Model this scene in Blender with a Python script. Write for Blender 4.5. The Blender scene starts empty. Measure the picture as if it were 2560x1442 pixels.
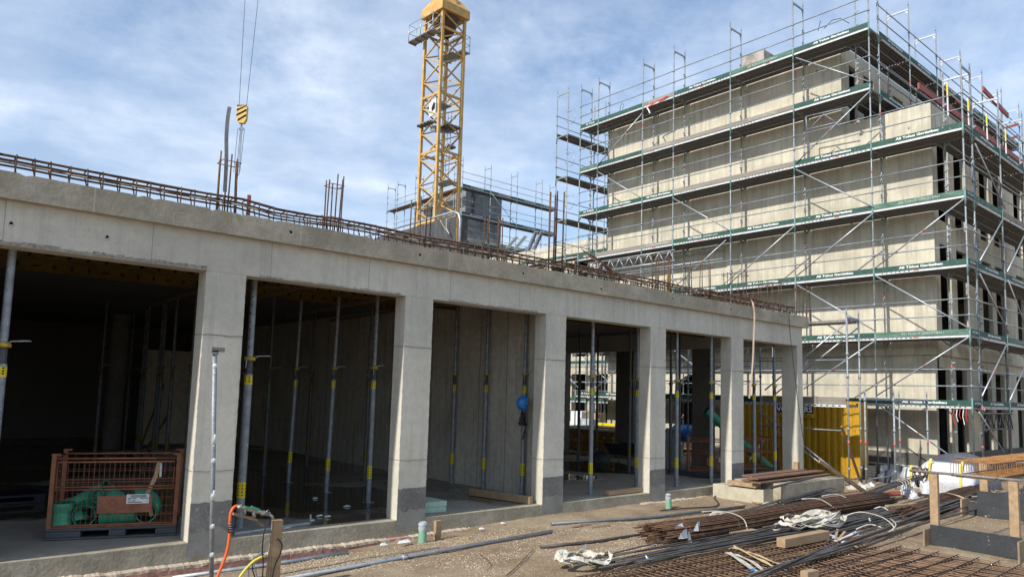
import bpy, bmesh, math, random
from mathutils import Vector, Matrix, noise as mnoise
random.seed(7)
R = math.radians
S = bpy.context.scene
COL = S.collection
# ------------------------------------------------------------ camera
CAMZ = 2.2
YAW, PITCH, ROLL, FPX, PY = R(40.652), R(5.643), R(1.6143), 1811.83, 803.4
_fw = Vector((math.sin(YAW)*math.cos(PITCH), math.cos(YAW)*math.cos(PITCH), math.sin(PITCH)))
_r0 = Vector((math.cos(YAW), -math.sin(YAW), 0)); _u0 = _r0.cross(_fw)
_rt = _r0*math.cos(ROLL)+_u0*math.sin(ROLL); _up = -_r0*math.sin(ROLL)+_u0*math.cos(ROLL)
cd = bpy.data.cameras.new('camera'); cam = bpy.data.objects.new('camera', cd); COL.objects.link(cam)
M3 = Matrix((_rt, _up, -_fw)).transposed()
cam.matrix_world = Matrix.Translation((0, 0, CAMZ)) @ M3.to_4x4()
cd.sensor_width = 36; cd.lens = FPX/2560*36; cd.shift_y = (PY-721)/2560
cd.clip_start = .1; cd.clip_end = 3000
S.camera = cam
S.render.resolution_x, S.render.resolution_y = 1024, 576
# ------------------------------------------------------------ world, sun, exposure
SUNV = Vector((-1, -0.064, 0.80)).normalized()          # towards the sun
w = bpy.data.worlds.new('World'); S.world = w; w.use_nodes = True
nt = w.node_tree; nt.nodes.clear(); N = nt.nodes.new; LK = nt.links.new
sky = N('ShaderNodeTexSky'); sky.sky_type = 'NISHITA'; sky.sun_disc = False
sky.sun_elevation = math.asin(SUNV.z); sky.sun_rotation = math.atan2(SUNV.x, SUNV.y)
sky.altitude = 200; sky.air_density = 1.1; sky.dust_density = .6; sky.ozone_density = 2.0
bg1 = N('ShaderNodeBackground'); bg1.inputs[1].default_value = .14
LK(sky.outputs[0], bg1.inputs[0])
tc = N('ShaderNodeTexCoord'); sep = N('ShaderNodeSeparateXYZ'); LK(tc.outputs['Generated'], sep.inputs[0])
def mth(op, a, b=None, clamp=False):
    m = N('ShaderNodeMath'); m.operation = op; m.use_clamp = clamp
    for i, v in enumerate((a, b)):
        if v is None: continue
        if isinstance(v, (int, float)): m.inputs[i].default_value = v
        else: LK(v, m.inputs[i])
    return m.outputs[0]
zc = mth('MAXIMUM', sep.outputs[2], 0.04); zc = mth('ADD', zc, .12)
cx = mth('DIVIDE', sep.outputs[0], zc); cy = mth('DIVIDE', sep.outputs[1], zc)
cmb = N('ShaderNodeCombineXYZ'); LK(cx, cmb.inputs[0]); LK(cy, cmb.inputs[1])
mp = N('ShaderNodeMapping'); LK(cmb.outputs[0], mp.inputs[0]); mp.inputs['Rotation'].default_value = (0, 0, R(25)); mp.inputs['Scale'].default_value = (1, 1.1, 1); mp.inputs['Location'].default_value = (3.1, 1.7, 0)
n1 = N('ShaderNodeTexNoise'); LK(mp.outputs[0], n1.inputs[0]); n1.inputs['Scale'].default_value = 1.1; n1.inputs['Detail'].default_value = 9; n1.inputs['Roughness'].default_value = .58; n1.inputs['Distortion'].default_value = .2
n2 = N('ShaderNodeTexNoise'); LK(mp.outputs[0], n2.inputs[0]); n2.inputs['Scale'].default_value = 6.5; n2.inputs['Detail'].default_value = 8; n2.inputs['Roughness'].default_value = .62
n4 = N('ShaderNodeTexNoise'); LK(tc.outputs['Generated'], n4.inputs[0]); n4.inputs['Scale'].default_value = 4.2; n4.inputs['Detail'].default_value = 10; n4.inputs['Roughness'].default_value = .62; n4.inputs['Distortion'].default_value = .3
mx = mth('ADD', mth('ADD', mth('MULTIPLY', n1.outputs[0], .32), mth('MULTIPLY', n2.outputs[0], .22)), mth('MULTIPLY', n4.outputs[0], .46))
rmp = N('ShaderNodeMapRange'); LK(mx, rmp.inputs[0]); rmp.inputs[1].default_value = .39; rmp.inputs[2].default_value = .61; rmp.inputs[3].default_value = .10; rmp.inputs[4].default_value = .93
hz = N('ShaderNodeMapRange'); LK(sep.outputs[2], hz.inputs[0]); hz.inputs[1].default_value = .02; hz.inputs[2].default_value = .30; hz.inputs[3].default_value = .55; hz.inputs[4].default_value = 0
fac = mth('MAXIMUM', rmp.outputs[0], hz.outputs[0])
n3 = N('ShaderNodeTexNoise'); LK(mp.outputs[0], n3.inputs[0]); n3.inputs['Scale'].default_value = 1.9; n3.inputs['Detail'].default_value = 6
cr = N('ShaderNodeValToRGB'); LK(n3.outputs[0], cr.inputs[0])
cr.color_ramp.elements[0].position = .35; cr.color_ramp.elements[0].color = (.36, .46, .63, 1)
cr.color_ramp.elements[1].position = .68; cr.color_ramp.elements[1].color = (.72, .80, .92, 1)
bg2 = N('ShaderNodeBackground'); bg2.inputs[1].default_value = 1.0; LK(cr.outputs[0], bg2.inputs[0])
mxs = N('ShaderNodeMixShader'); LK(fac, mxs.inputs[0]); LK(bg1.outputs[0], mxs.inputs[1]); LK(bg2.outputs[0], mxs.inputs[2])
wo = N('ShaderNodeOutputWorld'); LK(mxs.outputs[0], wo.inputs[0])
sd = bpy.data.lights.new('sun', 'SUN'); sd.energy = 4.0; sd.angle = R(1.1); sd.color = (1, .95, .86)
sun = bpy.data.objects.new('sun', sd); COL.objects.link(sun); sun.rotation_euler = (-SUNV).to_track_quat('-Z', 'Y').to_euler(); sun.location = (-30, -10, 40)
S.view_settings.view_transform = 'Standard'; S.view_settings.look = 'None'; S.view_settings.gamma = 1
S.view_settings.exposure = 0.42
# ------------------------------------------------------------ pixel -> world on a known plane (photo pixels)
def ray(x, y): return _rt*((x-1280)/FPX) - _up*((y-PY)/FPX) + _fw
def onz(x, y, z=0.0): d = ray(x, y); return Vector((0, 0, CAMZ)) + d*((z-CAMZ)/d.z)
def ony(x, y, Y): d = ray(x, y); return Vector((0, 0, CAMZ)) + d*(Y/d.y)
def onx(x, y, X): d = ray(x, y); return Vector((0, 0, CAMZ)) + d*(X/d.x)
# ------------------------------------------------------------ materials
MATS = {}
def node_mat(name):
    m = bpy.data.materials.new(name); m.use_nodes = True; m.node_tree.nodes.clear(); return m, m.node_tree
def mat(name, col, rough=.8, metal=0, col2=None, scale=6, detail=6, bump=.0, stretch=(1, 1, 1), lo=.35, hi=.65, spots=None, spot_scale=40, spot_thr=.62, fine=.12, world=False, spec=.4, bscale=None, extra=None):
    if name in MATS: return MATS[name]
    m, t = node_mat(name); n = t.nodes.new; l = t.links.new
    out = n('ShaderNodeOutputMaterial'); p = n('ShaderNodeBsdfPrincipled'); l(p.outputs[0], out.inputs[0])
    p.inputs['Roughness'].default_value = rough; p.inputs['Metallic'].default_value = metal; p.inputs['Specular IOR Level'].default_value = spec
    if world: g = n('ShaderNodeNewGeometry'); src = g.outputs['Position']
    else: g = n('ShaderNodeTexCoord'); src = g.outputs['Object']
    mp = n('ShaderNodeMapping'); l(src, mp.inputs[0]); mp.inputs['Scale'].default_value = stretch
    a = n('ShaderNodeTexNoise'); l(mp.outputs[0], a.inputs[0]); a.inputs['Scale'].default_value = scale; a.inputs['Detail'].default_value = detail; a.inputs['Roughness'].default_value = .6
    r = n('ShaderNodeValToRGB'); l(a.outputs[0], r.inputs[0])
    c2 = col2 or tuple(c*.8 for c in col)
    r.color_ramp.elements[0].position = lo; r.color_ramp.elements[0].color = (*c2, 1)
    r.color_ramp.elements[1].position = hi; r.color_ramp.elements[1].color = (*col, 1)
    cur = r.outputs[0]
    if fine:
        f = n('ShaderNodeTexNoise'); l(src, f.inputs[0]); f.inputs['Scale'].default_value = scale*9; f.inputs['Detail'].default_value = 3
        mr = n('ShaderNodeMapRange'); l(f.outputs[0], mr.inputs[0]); mr.inputs[1].default_value = .3; mr.inputs[2].default_value = .7; mr.inputs[3].default_value = 1-fine; mr.inputs[4].default_value = 1+fine
        mm = n('ShaderNodeVectorMath'); mm.operation = 'SCALE'; l(cur, mm.inputs[0]); l(mr.outputs[0], mm.inputs[3]); cur = mm.outputs[0]
    if spots:
        s = n('ShaderNodeTexNoise'); l(src, s.inputs[0]); s.inputs['Scale'].default_value = spot_scale; s.inputs['Detail'].default_value = 2
        sr = n('ShaderNodeMapRange'); l(s.outputs[0], sr.inputs[0]); sr.inputs[1].default_value = spot_thr; sr.inputs[2].default_value = spot_thr+.05
        mx = n('ShaderNodeMix'); mx.data_type = 'RGBA'; l(sr.outputs[0], mx.inputs[0]); l(cur, mx.inputs[6]); mx.inputs[7].default_value = (*spots, 1); cur = mx.outputs[2]
    if extra: cur = extra(t, src, cur, p)
    l(cur, p.inputs['Base Color'])
    if bump:
        b = n('ShaderNodeBump'); b.inputs['Strength'].default_value = bump; b.inputs['Distance'].default_value = .02
        f2 = n('ShaderNodeTexNoise'); l(src, f2.inputs[0]); f2.inputs['Scale'].default_value = bscale or scale*8; f2.inputs['Detail'].default_value = 5
        l(f2.outputs[0], b.inputs['Height']); l(b.outputs[0], p.inputs['Normal'])
    MATS[name] = m; return m
def mul(t, cur, fac_socket, color):
    """darken / tint by mixing towards color with a factor socket"""
    mx = t.nodes.new('ShaderNodeMix'); mx.data_type = 'RGBA'
    t.links.new(fac_socket, mx.inputs[0]); t.links.new(cur, mx.inputs[6]); mx.inputs[7].default_value = (*color, 1)
    return mx.outputs[2]
def tnoise(t, src, sc, stretch=(1, 1, 1), detail=5, a=.5, b=.7, to=1.0, rough=.6, loc=(0, 0, 0)):
    mp = t.nodes.new('ShaderNodeMapping'); t.links.new(src, mp.inputs[0]); mp.inputs['Scale'].default_value = stretch; mp.inputs['Location'].default_value = loc
    s = t.nodes.new('ShaderNodeTexNoise'); t.links.new(mp.outputs[0], s.inputs[0]); s.inputs['Scale'].default_value = sc; s.inputs['Detail'].default_value = detail; s.inputs['Roughness'].default_value = rough
    sr = t.nodes.new('ShaderNodeMapRange'); t.links.new(s.outputs[0], sr.inputs[0]); sr.inputs[1].default_value = a; sr.inputs[2].default_value = b; sr.inputs[4].default_value = to
    return sr.outputs[0]
def streaks(col, amt=.6, a=.5, b=.72, xs=(5, 5, .25), patch=True):
    def f(t, src, cur, p):
        s = tnoise(t, src, 1.6, xs, 6, a, b, amt, .7); cur = mul(t, cur, s, col)
        if patch:
            s2 = tnoise(t, src, .55, (1, 1, 1.4), 7, .48, .75, amt*.8, .65, (4, 2, 1)); cur = mul(t, cur, s2, tuple(c*.92 for c in col))
        h = tnoise(t, src, 55, (1, 1, 1), 1, .70, .74, .6); cur = mul(t, cur, h, tuple(c*.45 for c in col))
        return cur
    return f
def seams(period, width, ax, col, off=0, amt=.55, nxt=None):
    """thin panel joints of the formwork in the concrete"""
    def f(t, src, cur, p):
        if nxt: cur = nxt(t, src, cur, p)
        sp = t.nodes.new('ShaderNodeSeparateXYZ'); t.links.new(src, sp.inputs[0])
        for A, per, of in ax:
            m1 = t.nodes.new('ShaderNodeMath'); m1.operation = 'ADD'; t.links.new(sp.outputs[A], m1.inputs[0]); m1.inputs[1].default_value = of+100*per
            m2 = t.nodes.new('ShaderNodeMath'); m2.operation = 'MODULO'; t.links.new(m1.outputs[0], m2.inputs[0]); m2.inputs[1].default_value = per
            m3 = t.nodes.new('ShaderNodeMath'); m3.operation = 'LESS_THAN'; t.links.new(m2.outputs[0], m3.inputs[0]); m3.inputs[1].default_value = width
            m4 = t.nodes.new('ShaderNodeMath'); m4.operation = 'MULTIPLY'; t.links.new(m3.outputs[0], m4.inputs[0]); m4.inputs[1].default_value = amt
            cur = mul(t, cur, m4.outputs[0], col)
        return cur
    return f
CON = mat('facade_concrete', (.58, .552, .47), .85, 0, (.50, .475, .40), 1.3, 8, .07, (1, 1, 1), world=True, fine=.06, bscale=30,
          extra=seams(0, .012, ((0, 1.54, .68),), (.2, .19, .165), nxt=streaks((.34, .325, .275), .5)))
FAS = mat('fascia_concrete', (.42, .385, .305), .88, 0, (.30, .27, .205), 1.6, 9, .15, (1, 1, 1), world=True, fine=.08, bscale=24,
          extra=seams(0, .02, ((0, 2.6, .9),), (.42, .40, .35), amt=.6, nxt=streaks((.19, .17, .13), .6, .45, .7, (1.5, 1.5, 1.5))))
BLD = mat('pale_board_concrete', (.60, .56, .45), .86, 0, (.46, .425, .34), .9, 9, .1, (1, 1, 1.6), world=True, fine=.05, bscale=26,
          extra=seams(0, .016, ((1, 1.25, .3), (2, 2.7, .4)), (.36, .33, .26), amt=.35, nxt=streaks((.34, .31, .24), .8, .44, .66, (3.5, 3.5, .22))))
SILL = mat('plinth_concrete', (.40, .365, .285), .85, 0, (.29, .26, .195), 1.8, 9, .4, world=True, fine=.1, bscale=22,
           extra=streaks((.22, .19, .135), .7, .45, .65, (2, 2, 2)))
COAT = mat('grey_slurry_coat', (.20, .195, .18), .8, 0, (.135, .132, .122), 3, 7, .1, world=True, fine=.15, spots=(.3, .29, .27), spot_scale=26, spot_thr=.66)
DCON = mat('interior_concrete', (.19, .175, .15), .9, 0, (.14, .13, .11), .7, 8, .1, (1, 1, .6), world=True, extra=seams(0, .02, ((1, 1.25, .3),), (.10, .095, .08), amt=.7))  # darkened well below the facade: the hall's gloom is put into this colour
def floor_extra(t, src, cur, p):
    s = tnoise(t, src, .33, (1, 1, 1), 5, .47, .53, 1, .5, (5.2, .4, 0))
    cur = mul(t, cur, s, (.075, .062, .045))
    r = t.nodes.new('ShaderNodeMapRange'); t.links.new(s, r.inputs[0]); r.inputs[3].default_value = .75; r.inputs[4].default_value = .04
    t.links.new(r.outputs[0], p.inputs['Roughness'])
    return cur
FLOOR = mat('wet_slab_concrete', (.34, .31, .26), .75, 0, (.24, .215, .175), .9, 8, 0, world=True, fine=.06, extra=floor_extra, spec=.5)
GALV = mat('galvanised_steel', (.46, .49, .52), .42, .55, (.33, .36, .39), 14, 5, 0, fine=.15)
DKPROP = mat('dark_grey_and_prop_shade', (.15, .155, .16), .6, .2, (.09, .095, .10), 9, 5, 0, fine=.2)  # interior shade put into the props' colour; plain dark grey on sack and strip
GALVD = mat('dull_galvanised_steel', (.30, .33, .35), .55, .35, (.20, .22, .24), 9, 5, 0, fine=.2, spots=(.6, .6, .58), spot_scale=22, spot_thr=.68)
GREENST = mat('green_painted_steel', (.10, .22, .20), .55, .2, (.28, .33, .33), 6, 6, 0, (1, 1, .5), lo=.30, hi=.60)
DARKST = mat('dark_deck_steel', (.27, .255, .235), .6, .2, (.16, .15, .14), 12, 5, 0, (6, 6, 1), fine=.3)  # plain dark steel tone for decks, transoms and rods
SLOT = mat('slot_black', (.012, .012, .012), .9)
TOE = mat('green_toe_board', (.026, .085, .066), .65, 0, (.018, .06, .048), 5, 6, 0, spots=(.16, .22, .19), spot_scale=11, spot_thr=.66, world=True)
TOEW = mat('worn_green_toe_board', (.13, .21, .165), .8, 0, (.04, .11, .08), 4, 8, 0, (1, 1, 4), world=True)
TOEG = mat('weathered_grey_board', (.28, .25, .215), .9, 0, (.19, .165, .145), 3, 8, 0, (1, .35, 6), world=True)
WHITE = mat('white_lettering', (.80, .81, .80), .6, fine=0)
FAINT = mat('faint_lettering', (.48, .53, .50), .8, fine=.2)
REDP = mat('red_marking', (.55, .13, .09), .7)
RUST = mat('rusty_rebar', (.135, .078, .046), .85, .1, (.06, .03, .02), 9, 5, .0, fine=.25)
RUSTO = mat('fresh_orange_rust', (.40, .20, .07), .85, .05, (.16, .075, .03), 7, 5, 0, fine=.2)
RUSTB = mat('black_brown_rebar', (.15, .135, .125), .45, .4, (.05, .043, .038), 5, 5, 0, (.6, 6, 6), fine=.2)
EDGEM = mat('bright_deck_edge', (.62, .64, .64), .5, .1, (.48, .50, .51), 6)
RUSTM = mat('mesh_mat_rust', (.105, .062, .04), .8, .1, (.05, .03, .02), 2, 6, 0, fine=.3, world=True)
YEL = mat('crane_yellow', (.60, .37, .11), .55, 0, (.42, .25, .08), 2.5, 6, 0, fine=.15, spots=(.25, .14, .06), spot_scale=9, spot_thr=.70)
GIRD = mat('girder_yellow', (.15, .09, .012), .8, 0, (.08, .05, .008), 1.5)
TIMB = mat('sawn_timber', (.40, .28, .165), .85, 0, (.29, .195, .115), 2.5, 6, .0, (.7, 5, 5), fine=.05)
TIMBD = mat('weathered_timber', (.26, .175, .11), .88, 0, (.17, .11, .07), 4, 7, .1, (.6, 5, 5), fine=.15)
BOARD = mat('brown_film_board', (.23, .13, .085), .7, 0, (.13, .075, .05), 4, 7, 0, (.5, 4, 4))
REDB = mat('brick_red_beam', (.33, .075, .045), .6, 0, (.24, .05, .035), 3)
def corr(col, rough=.5): return col
CONT = mat('container_yellow', (.46, .26, .013), .5, 0, (.38, .205, .01), 1.2, 6, 0, (1, 1, .5), spots=(.25, .10, .03), spot_scale=6, spot_thr=.74, world=True)
BLACKP = mat('black_film_panel', (.045, .05, .055), .55, 0, (.028, .03, .033), 3, 8, 0, spots=(.35, .34, .31), spot_scale=11, spot_thr=.70)
NET = mat('black_site_netting', (.085, .085, .088), .7, 0, (.035, .035, .037), 5, 6, .3, (1, 3, .6))
CLOTH = mat('white_webbing', (.62, .59, .51), .85, 0, (.40, .37, .30), 6, 6, .2)
CLOTHY = mat('stained_webbing', (.62, .48, .27), .85, 0, (.45, .32, .17), 6, 6, .2)
PAPER = mat('white_paper', (.72, .74, .74), .7, 0, (.56, .59, .61), 8)
BAG = mat('white_bulk_bag', (.66, .67, .69), .65, 0, (.52, .54, .57), 3, 6, .6, bscale=9)
YSTR = mat('yellow_strap', (.72, .58, .10), .7, 0, (.60, .46, .09), 6)
PIPEG = mat('green_drain_pipe', (.06, .38, .23), .35, 0, (.04, .27, .165), 3)
GREYP = mat('grey_plastic_film', (.42, .45, .48), .5, 0, (.30, .33, .36), 9, 5, .6)
MINT = mat('mint_insulation', (.42, .55, .44), .8, 0, (.33, .45, .36), 5)
PINK = mat('pink_insulation', (.50, .27, .22), .85, 0, (.30, .16, .12), 2.2, 9, .5, world=True, fine=.2)
BASKET = mat('orange_brown_crate_steel', (.31, .125, .065), .6, .1, (.20, .08, .045), 6, 6, 0, fine=.15)
PALP = mat('dark_grey_plastic', (.075, .08, .088), .5, 0, (.05, .053, .06), 4)
HOSE = mat('orange_hose', (.80, .13, .03), .45)
HOSEY = mat('yellow_hose', (.72, .62, .08), .5)
CABLE = mat('black_cable', (.02, .02, .022), .5)
BLUE = mat('blue_plastic', (.03, .20, .55), .3, 0, (.025, .17, .48), 4)
BLACK = mat('black_fabric', (.025, .025, .028), .8)
LABY = mat('yellow_label', (.72, .60, .02), .55, 0, (.60, .48, .02), 30)
COLY = mat('yellow_collar', (.60, .42, .04), .5, .2, (.30, .20, .04), 30)
GREYB = mat('grey_formwork_panel', (.25, .265, .28), .6, .1, (.18, .19, .205), 2, 6, 0, world=True, extra=seams(0, .03, ((0, 1.3, 0), (2, .45, .1)), (.07, .075, .085), amt=.8))
TAPE = mat('red_tape', (.65, .03, .03), .5)
# ------------------------------------------------------------ mesh builder and scene helpers
WORLD = {}
def tag(o, label=None, cat=None, group=None, kind=None):
    if label: o['label'] = label
    if cat: o['category'] = cat
    if group: o['group'] = group
    if kind: o['kind'] = kind
    return o
def thing(name, label, cat, loc=(0, 0, 0), group=None):
    o = bpy.data.objects.new(name, None); COL.objects.link(o); o.location = loc; o.empty_display_size = .2
    WORLD[o.name] = Vector(loc); return tag(o, label, cat, group)
class MB:
    def __init__(s): s.v, s.f, s.m, s.sm = [], [], [], []
    def add(s, vs, fs, mi=0, smooth=False):
        b = len(s.v); s.v += [Vector(v) for v in vs]
        for f in fs: s.f.append([b+i for i in f]); s.m.append(mi); s.sm.append(smooth)
        return s
    def box(s, lo, hi, mi=0):
        x0, y0, z0 = lo; x1, y1, z1 = hi
        return s.add([(x0, y0, z0), (x1, y0, z0), (x1, y1, z0), (x0, y1, z0), (x0, y0, z1), (x1, y0, z1), (x1, y1, z1), (x0, y1, z1)],
                     [(0, 3, 2, 1), (4, 5, 6, 7), (0, 1, 5, 4), (1, 2, 6, 5), (2, 3, 7, 6), (3, 0, 4, 7)], mi)
    def beam(s, a, b, wd, ht, mi=0, up=(0, 0, 1), roll=0):
        a, b = Vector(a), Vector(b); d = (b-a).normalized(); u = Vector(up)
        if abs(d.dot(u)) > .98: u = Vector((0, 1, 0))
        r = d.cross(u).normalized(); u = r.cross(d).normalized()
        if roll: q = Matrix.Rotation(roll, 3, d); r, u = q @ r, q @ u
        r, u = r*wd/2, u*ht/2
        vs = [a-r-u, a+r-u, a+r+u, a-r+u, b-r-u, b+r-u, b+r+u, b-r+u]
        return s.add(vs, [(0, 1, 2, 3), (7, 6, 5, 4), (0, 4, 5, 1), (1, 5, 6, 2), (2, 6, 7, 3), (3, 7, 4, 0)], mi)
    def tube(s, pts, r, n=8, mi=0, caps=True, smooth=True):
        pts = [Vector(p) for p in pts]; rs = r if isinstance(r, (list, tuple)) else [r]*len(pts)
        b = len(s.v); prev = None
        for i, p in enumerate(pts):
            d = (pts[min(i+1, len(pts)-1)]-pts[max(i-1, 0)])
            d = d.normalized() if d.length > 1e-9 else Vector((0, 0, 1))
            if prev is None:
                u = Vector((0, 0, 1)) if abs(d.z) < .9 else Vector((1, 0, 0))
            else: u = prev
            x = d.cross(u).normalized(); u = x.cross(d).normalized(); prev = u
            for k in range(n):
                an = 2*math.pi*k/n; s.v.append(p+(x*math.cos(an)+u*math.sin(an))*rs[i])
        for i in range(len(pts)-1):
            for k in range(n):
                k2 = (k+1) % n; s.f.append([b+i*n+k, b+i*n+k2, b+(i+1)*n+k2, b+(i+1)*n+k]); s.m.append(mi); s.sm.append(smooth)
        if caps:
            s.f.append([b+k for k in range(n)][::-1]); s.m.append(mi); s.sm.append(False)
            s.f.append([b+(len(pts)-1)*n+k for k in range(n)]); s.m.append(mi); s.sm.append(False)
        return s
    def lathe(s, base, prof, n=20, mi=0, axis=(0, 0, 1)):
        ax = Vector(axis).normalized(); u = Vector((1, 0, 0)) if abs(ax.x) < .9 else Vector((0, 1, 0)); x = ax.cross(u).normalized(); y = ax.cross(x)
        b = len(s.v); base = Vector(base)
        for (r, z) in prof:
            for k in range(n):
                an = 2*math.pi*k/n; s.v.append(base+ax*z+(x*math.cos(an)+y*math.sin(an))*r)
        for i in range(len(prof)-1):
            for k in range(n):
                k2 = (k+1) % n; s.f.append([b+i*n+k, b+i*n+k2, b+(i+1)*n+k2, b+(i+1)*n+k]); s.m.append(mi); s.sm.append(True)
        return s
    def ribbon(s, pts, wd, th=.004, mi=0, nrm=None):
        """flat strap along pts, width vectors given or horizontal"""
        pts = [Vector(p) for p in pts]; b = len(s.v)
        for i, p in enumerate(pts):
            d = (pts[min(i+1, len(pts)-1)]-pts[max(i-1, 0)]).normalized()
            nn = Vector(nrm[i]) if nrm else Vector((0, 0, 1))
            x = d.cross(nn)
            x = x.normalized() if x.length > 1e-6 else Vector((1, 0, 0))
            u = x.cross(d).normalized()
            for a, c in ((-1, -1), (1, -1), (1, 1), (-1, 1)): s.v.append(p+x*wd/2*a+u*th/2*c)
        for i in range(len(pts)-1):
            for k in range(4):
                k2 = (k+1) % 4; s.f.append([b+i*4+k, b+i*4+k2, b+i*4+4+k2, b+i*4+4+k]); s.m.append(mi); s.sm.append(False)
        s.f.append([b, b+3, b+2, b+1]); s.m.append(mi); s.sm.append(False)
        e = b+(len(pts)-1)*4; s.f.append([e, e+1, e+2, e+3]); s.m.append(mi); s.sm.append(False)
        return s
    def prism(s, poly, ext, mi=0):
        """closed polygon (3D points) extruded by vector ext"""
        n = len(poly); ext = Vector(ext); p = [Vector(q) for q in poly]
        return s.add(p+[q+ext for q in p], [list(range(n))[::-1], [n+i for i in range(n)]]+[[i, (i+1) % n, n+(i+1) % n, n+i] for i in range(n)], mi)
    def build(s, name, mats, parent=None, bevel=0):
        if not isinstance(mats, (list, tuple)): mats = [mats]
        off = WORLD[parent.name] if parent else Vector((0, 0, 0))
        me = bpy.data.meshes.new(name); me.from_pydata([tuple(v-off) for v in s.v], [], s.f)
        for m in mats: me.materials.append(m)
        me.polygons.foreach_set('material_index', s.m); me.polygons.foreach_set('use_smooth', s.sm)
        me.validate(); me.update()
        o = bpy.data.objects.new(name, me); COL.objects.link(o)
        if parent: o.parent = parent
        WORLD[o.name] = off.copy()
        if bevel:
            b = o.modifiers.new('bevel', 'BEVEL'); b.width = bevel; b.segments = 2; b.limit_method = 'ANGLE'; b.angle_limit = R(40)
        return o
def solo(mb, name, mats, label, cat, group=None, bevel=0):
    """one-mesh thing with its origin at its base"""
    n = len(mb.v); c = Vector((sum(v.x for v in mb.v)/n, sum(v.y for v in mb.v)/n, min(v.z for v in mb.v)))
    mb.v = [v-c for v in mb.v]; o = mb.build(name, mats, None, bevel); o.location = c; WORLD[o.name] = c
    return tag(o, label, cat, group)
def copy_tree(o, parent=None):
    c = o.copy(); COL.objects.link(c); c.parent = parent
    for ch in list(o.children): copy_tree(ch, c)
    return c
_txt = {}
def text_mesh(s, bold=0.0):
    k = (s, bold)
    if k not in _txt:
        cu = bpy.data.curves.new('t', 'FONT'); cu.body = s; cu.size = 1; cu.offset = bold; cu.resolution_u = 3
        to = bpy.data.objects.new('t', cu); COL.objects.link(to); bpy.context.view_layer.update()
        me = bpy.data.meshes.new_from_object(to.evaluated_get(bpy.context.evaluated_depsgraph_get()))
        _txt[k] = ([v.co.copy() for v in me.vertices], [list(p.vertices) for p in me.polygons])
        bpy.data.objects.remove(to); bpy.data.curves.remove(cu); bpy.data.meshes.remove(me)
    return _txt[k]
def lettering(name, s, org, u, v, height, mats, parent, width=None, bold=.02):
    vs, fs = text_mesh(s, bold); u, v = Vector(u).normalized(), Vector(v).normalized()
    x0 = min(p.x for p in vs); x1 = max(p.x for p in vs); k = height/.72; kx = k if width is None else width/(x1-x0)
    mb = MB(); mb.add([Vector(org)+u*((p.x-x0)*kx)+v*(p.y*k) for p in vs], fs); return mb.build(name, mats, parent)
# ============================================================ ground
FY = 9.787
def gh(x, y):
    h = .018*mnoise.noise((x*.9, y*.9, 0))+.012*mnoise.noise((x*3, y*3, 5))
    if FY-.9 < y < FY+.1 and x < 9: h -= .16*max(0, min(1, (9-x)/5))*max(0, min(1, (y-FY+.9)/.7))
    return h
def ground():
    xs = [-400, -150, -60, -25, -12, -6]+[i*.14 for i in range(-20, 175)]+[26, 30, 40, 60, 100, 200, 500, 1200]
    ys = [-400, -150, -60, -25, -12, -5]+[i*.14 for i in range(-20, 76)]+[11.5, 14, 20, 26, 34, 45, 60, 100, 200, 500, 1200]
    V = []; F = []
    for y in ys:
        for x in xs:
            inb = -3 < x < 24.6 and -3 < y < 10.7
            V.append((x, y, gh(x, y) if inb else -.02))
    nx = len(xs)
    for j in range(len(ys)-1):
        for i in range(nx-1): F.append([j*nx+i, j*nx+i+1, (j+1)*nx+i+1, (j+1)*nx+i])
    mb = MB(); mb.add(V, F, 0, True)
    def ex(t, src, cur, p):
        s = tnoise(t, src, .5, (1, 1, 1), 6, .50, .62, .75, .6, (2.2, 1.1, 0)); cur = mul(t, cur, s, (.32, .26, .18))
        s = tnoise(t, src, .8, (1, 1, 1), 6, .52, .68, .85, .6, (7.1, 3, 0)); cur = mul(t, cur, s, (.17, .115, .07))
        s = tnoise(t, src, 34, (1, 1, 1), 2, .60, .66, .75); cur = mul(t, cur, s, (.42, .35, .26))
        s = tnoise(t, src, 22, (1, 1, 1), 3, .60, .70, .6, .6, (9, 9, 9)); cur = mul(t, cur, s, (.12, .085, .055))
        return cur
    m = mat('sandy_ground', (.29, .212, .135), .95, 0, (.185, .13, .08), 1.1, 9, .7, world=True, fine=.15, bscale=38, extra=ex)
    g = mb.build('ground', m); tag(g, 'sandy brown building site ground with trodden dirt', None, None, 'structure')
ground()
# gravel chips, uncountable
def gravel():
    mb = MB(); rnd = random.Random(3)
    def chip(x, y, s, mi):
        z = gh(x, y); an = rnd.random()*6.28; c, q = math.cos(an), math.sin(an)
        P = [(s, 0, 0), (-s*.4, s*.7, 0), (-s*.5, -s*.6, 0), (0, 0, s*.55)]
        mb.add([(x+a*c-b*q, y+a*q+b*c, z+d+.001) for a, b, d in P], [(0, 1, 3), (1, 2, 3), (2, 0, 3)], mi)
    n = 0
    while n < 12500:
        px, py = rnd.uniform(700, 1750), rnd.uniform(1300, 1460)
        p = onz(px, py); 
        d = mnoise.noise((p.x*.7, p.y*1.2, 3))+.35*mnoise.noise((p.x*2.5, p.y*2.5, 8))
        if p.y > 9.2 or p.x < 2: continue
        if d < rnd.uniform(-.25, .5): continue
        chip(p.x, p.y, rnd.uniform(.006, .017), 0 if rnd.random() < .6 else 1); n += 1
    for _ in range(5000):
        x, y = rnd.uniform(2, 22), rnd.uniform(3, 9.6)
        chip(x, y, rnd.uniform(.006, .02), 0 if rnd.random() < .4 else 1)
    g = mb.build('gravel', [mat('pale_gravel', (.46, .39, .29), .9, fine=.2), mat('brown_gravel', (.25, .175, .11), .9, fine=.2)])
    tag(g, 'loose pale gravel chips scattered over the sand', None, None, 'stuff')
gravel()
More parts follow.
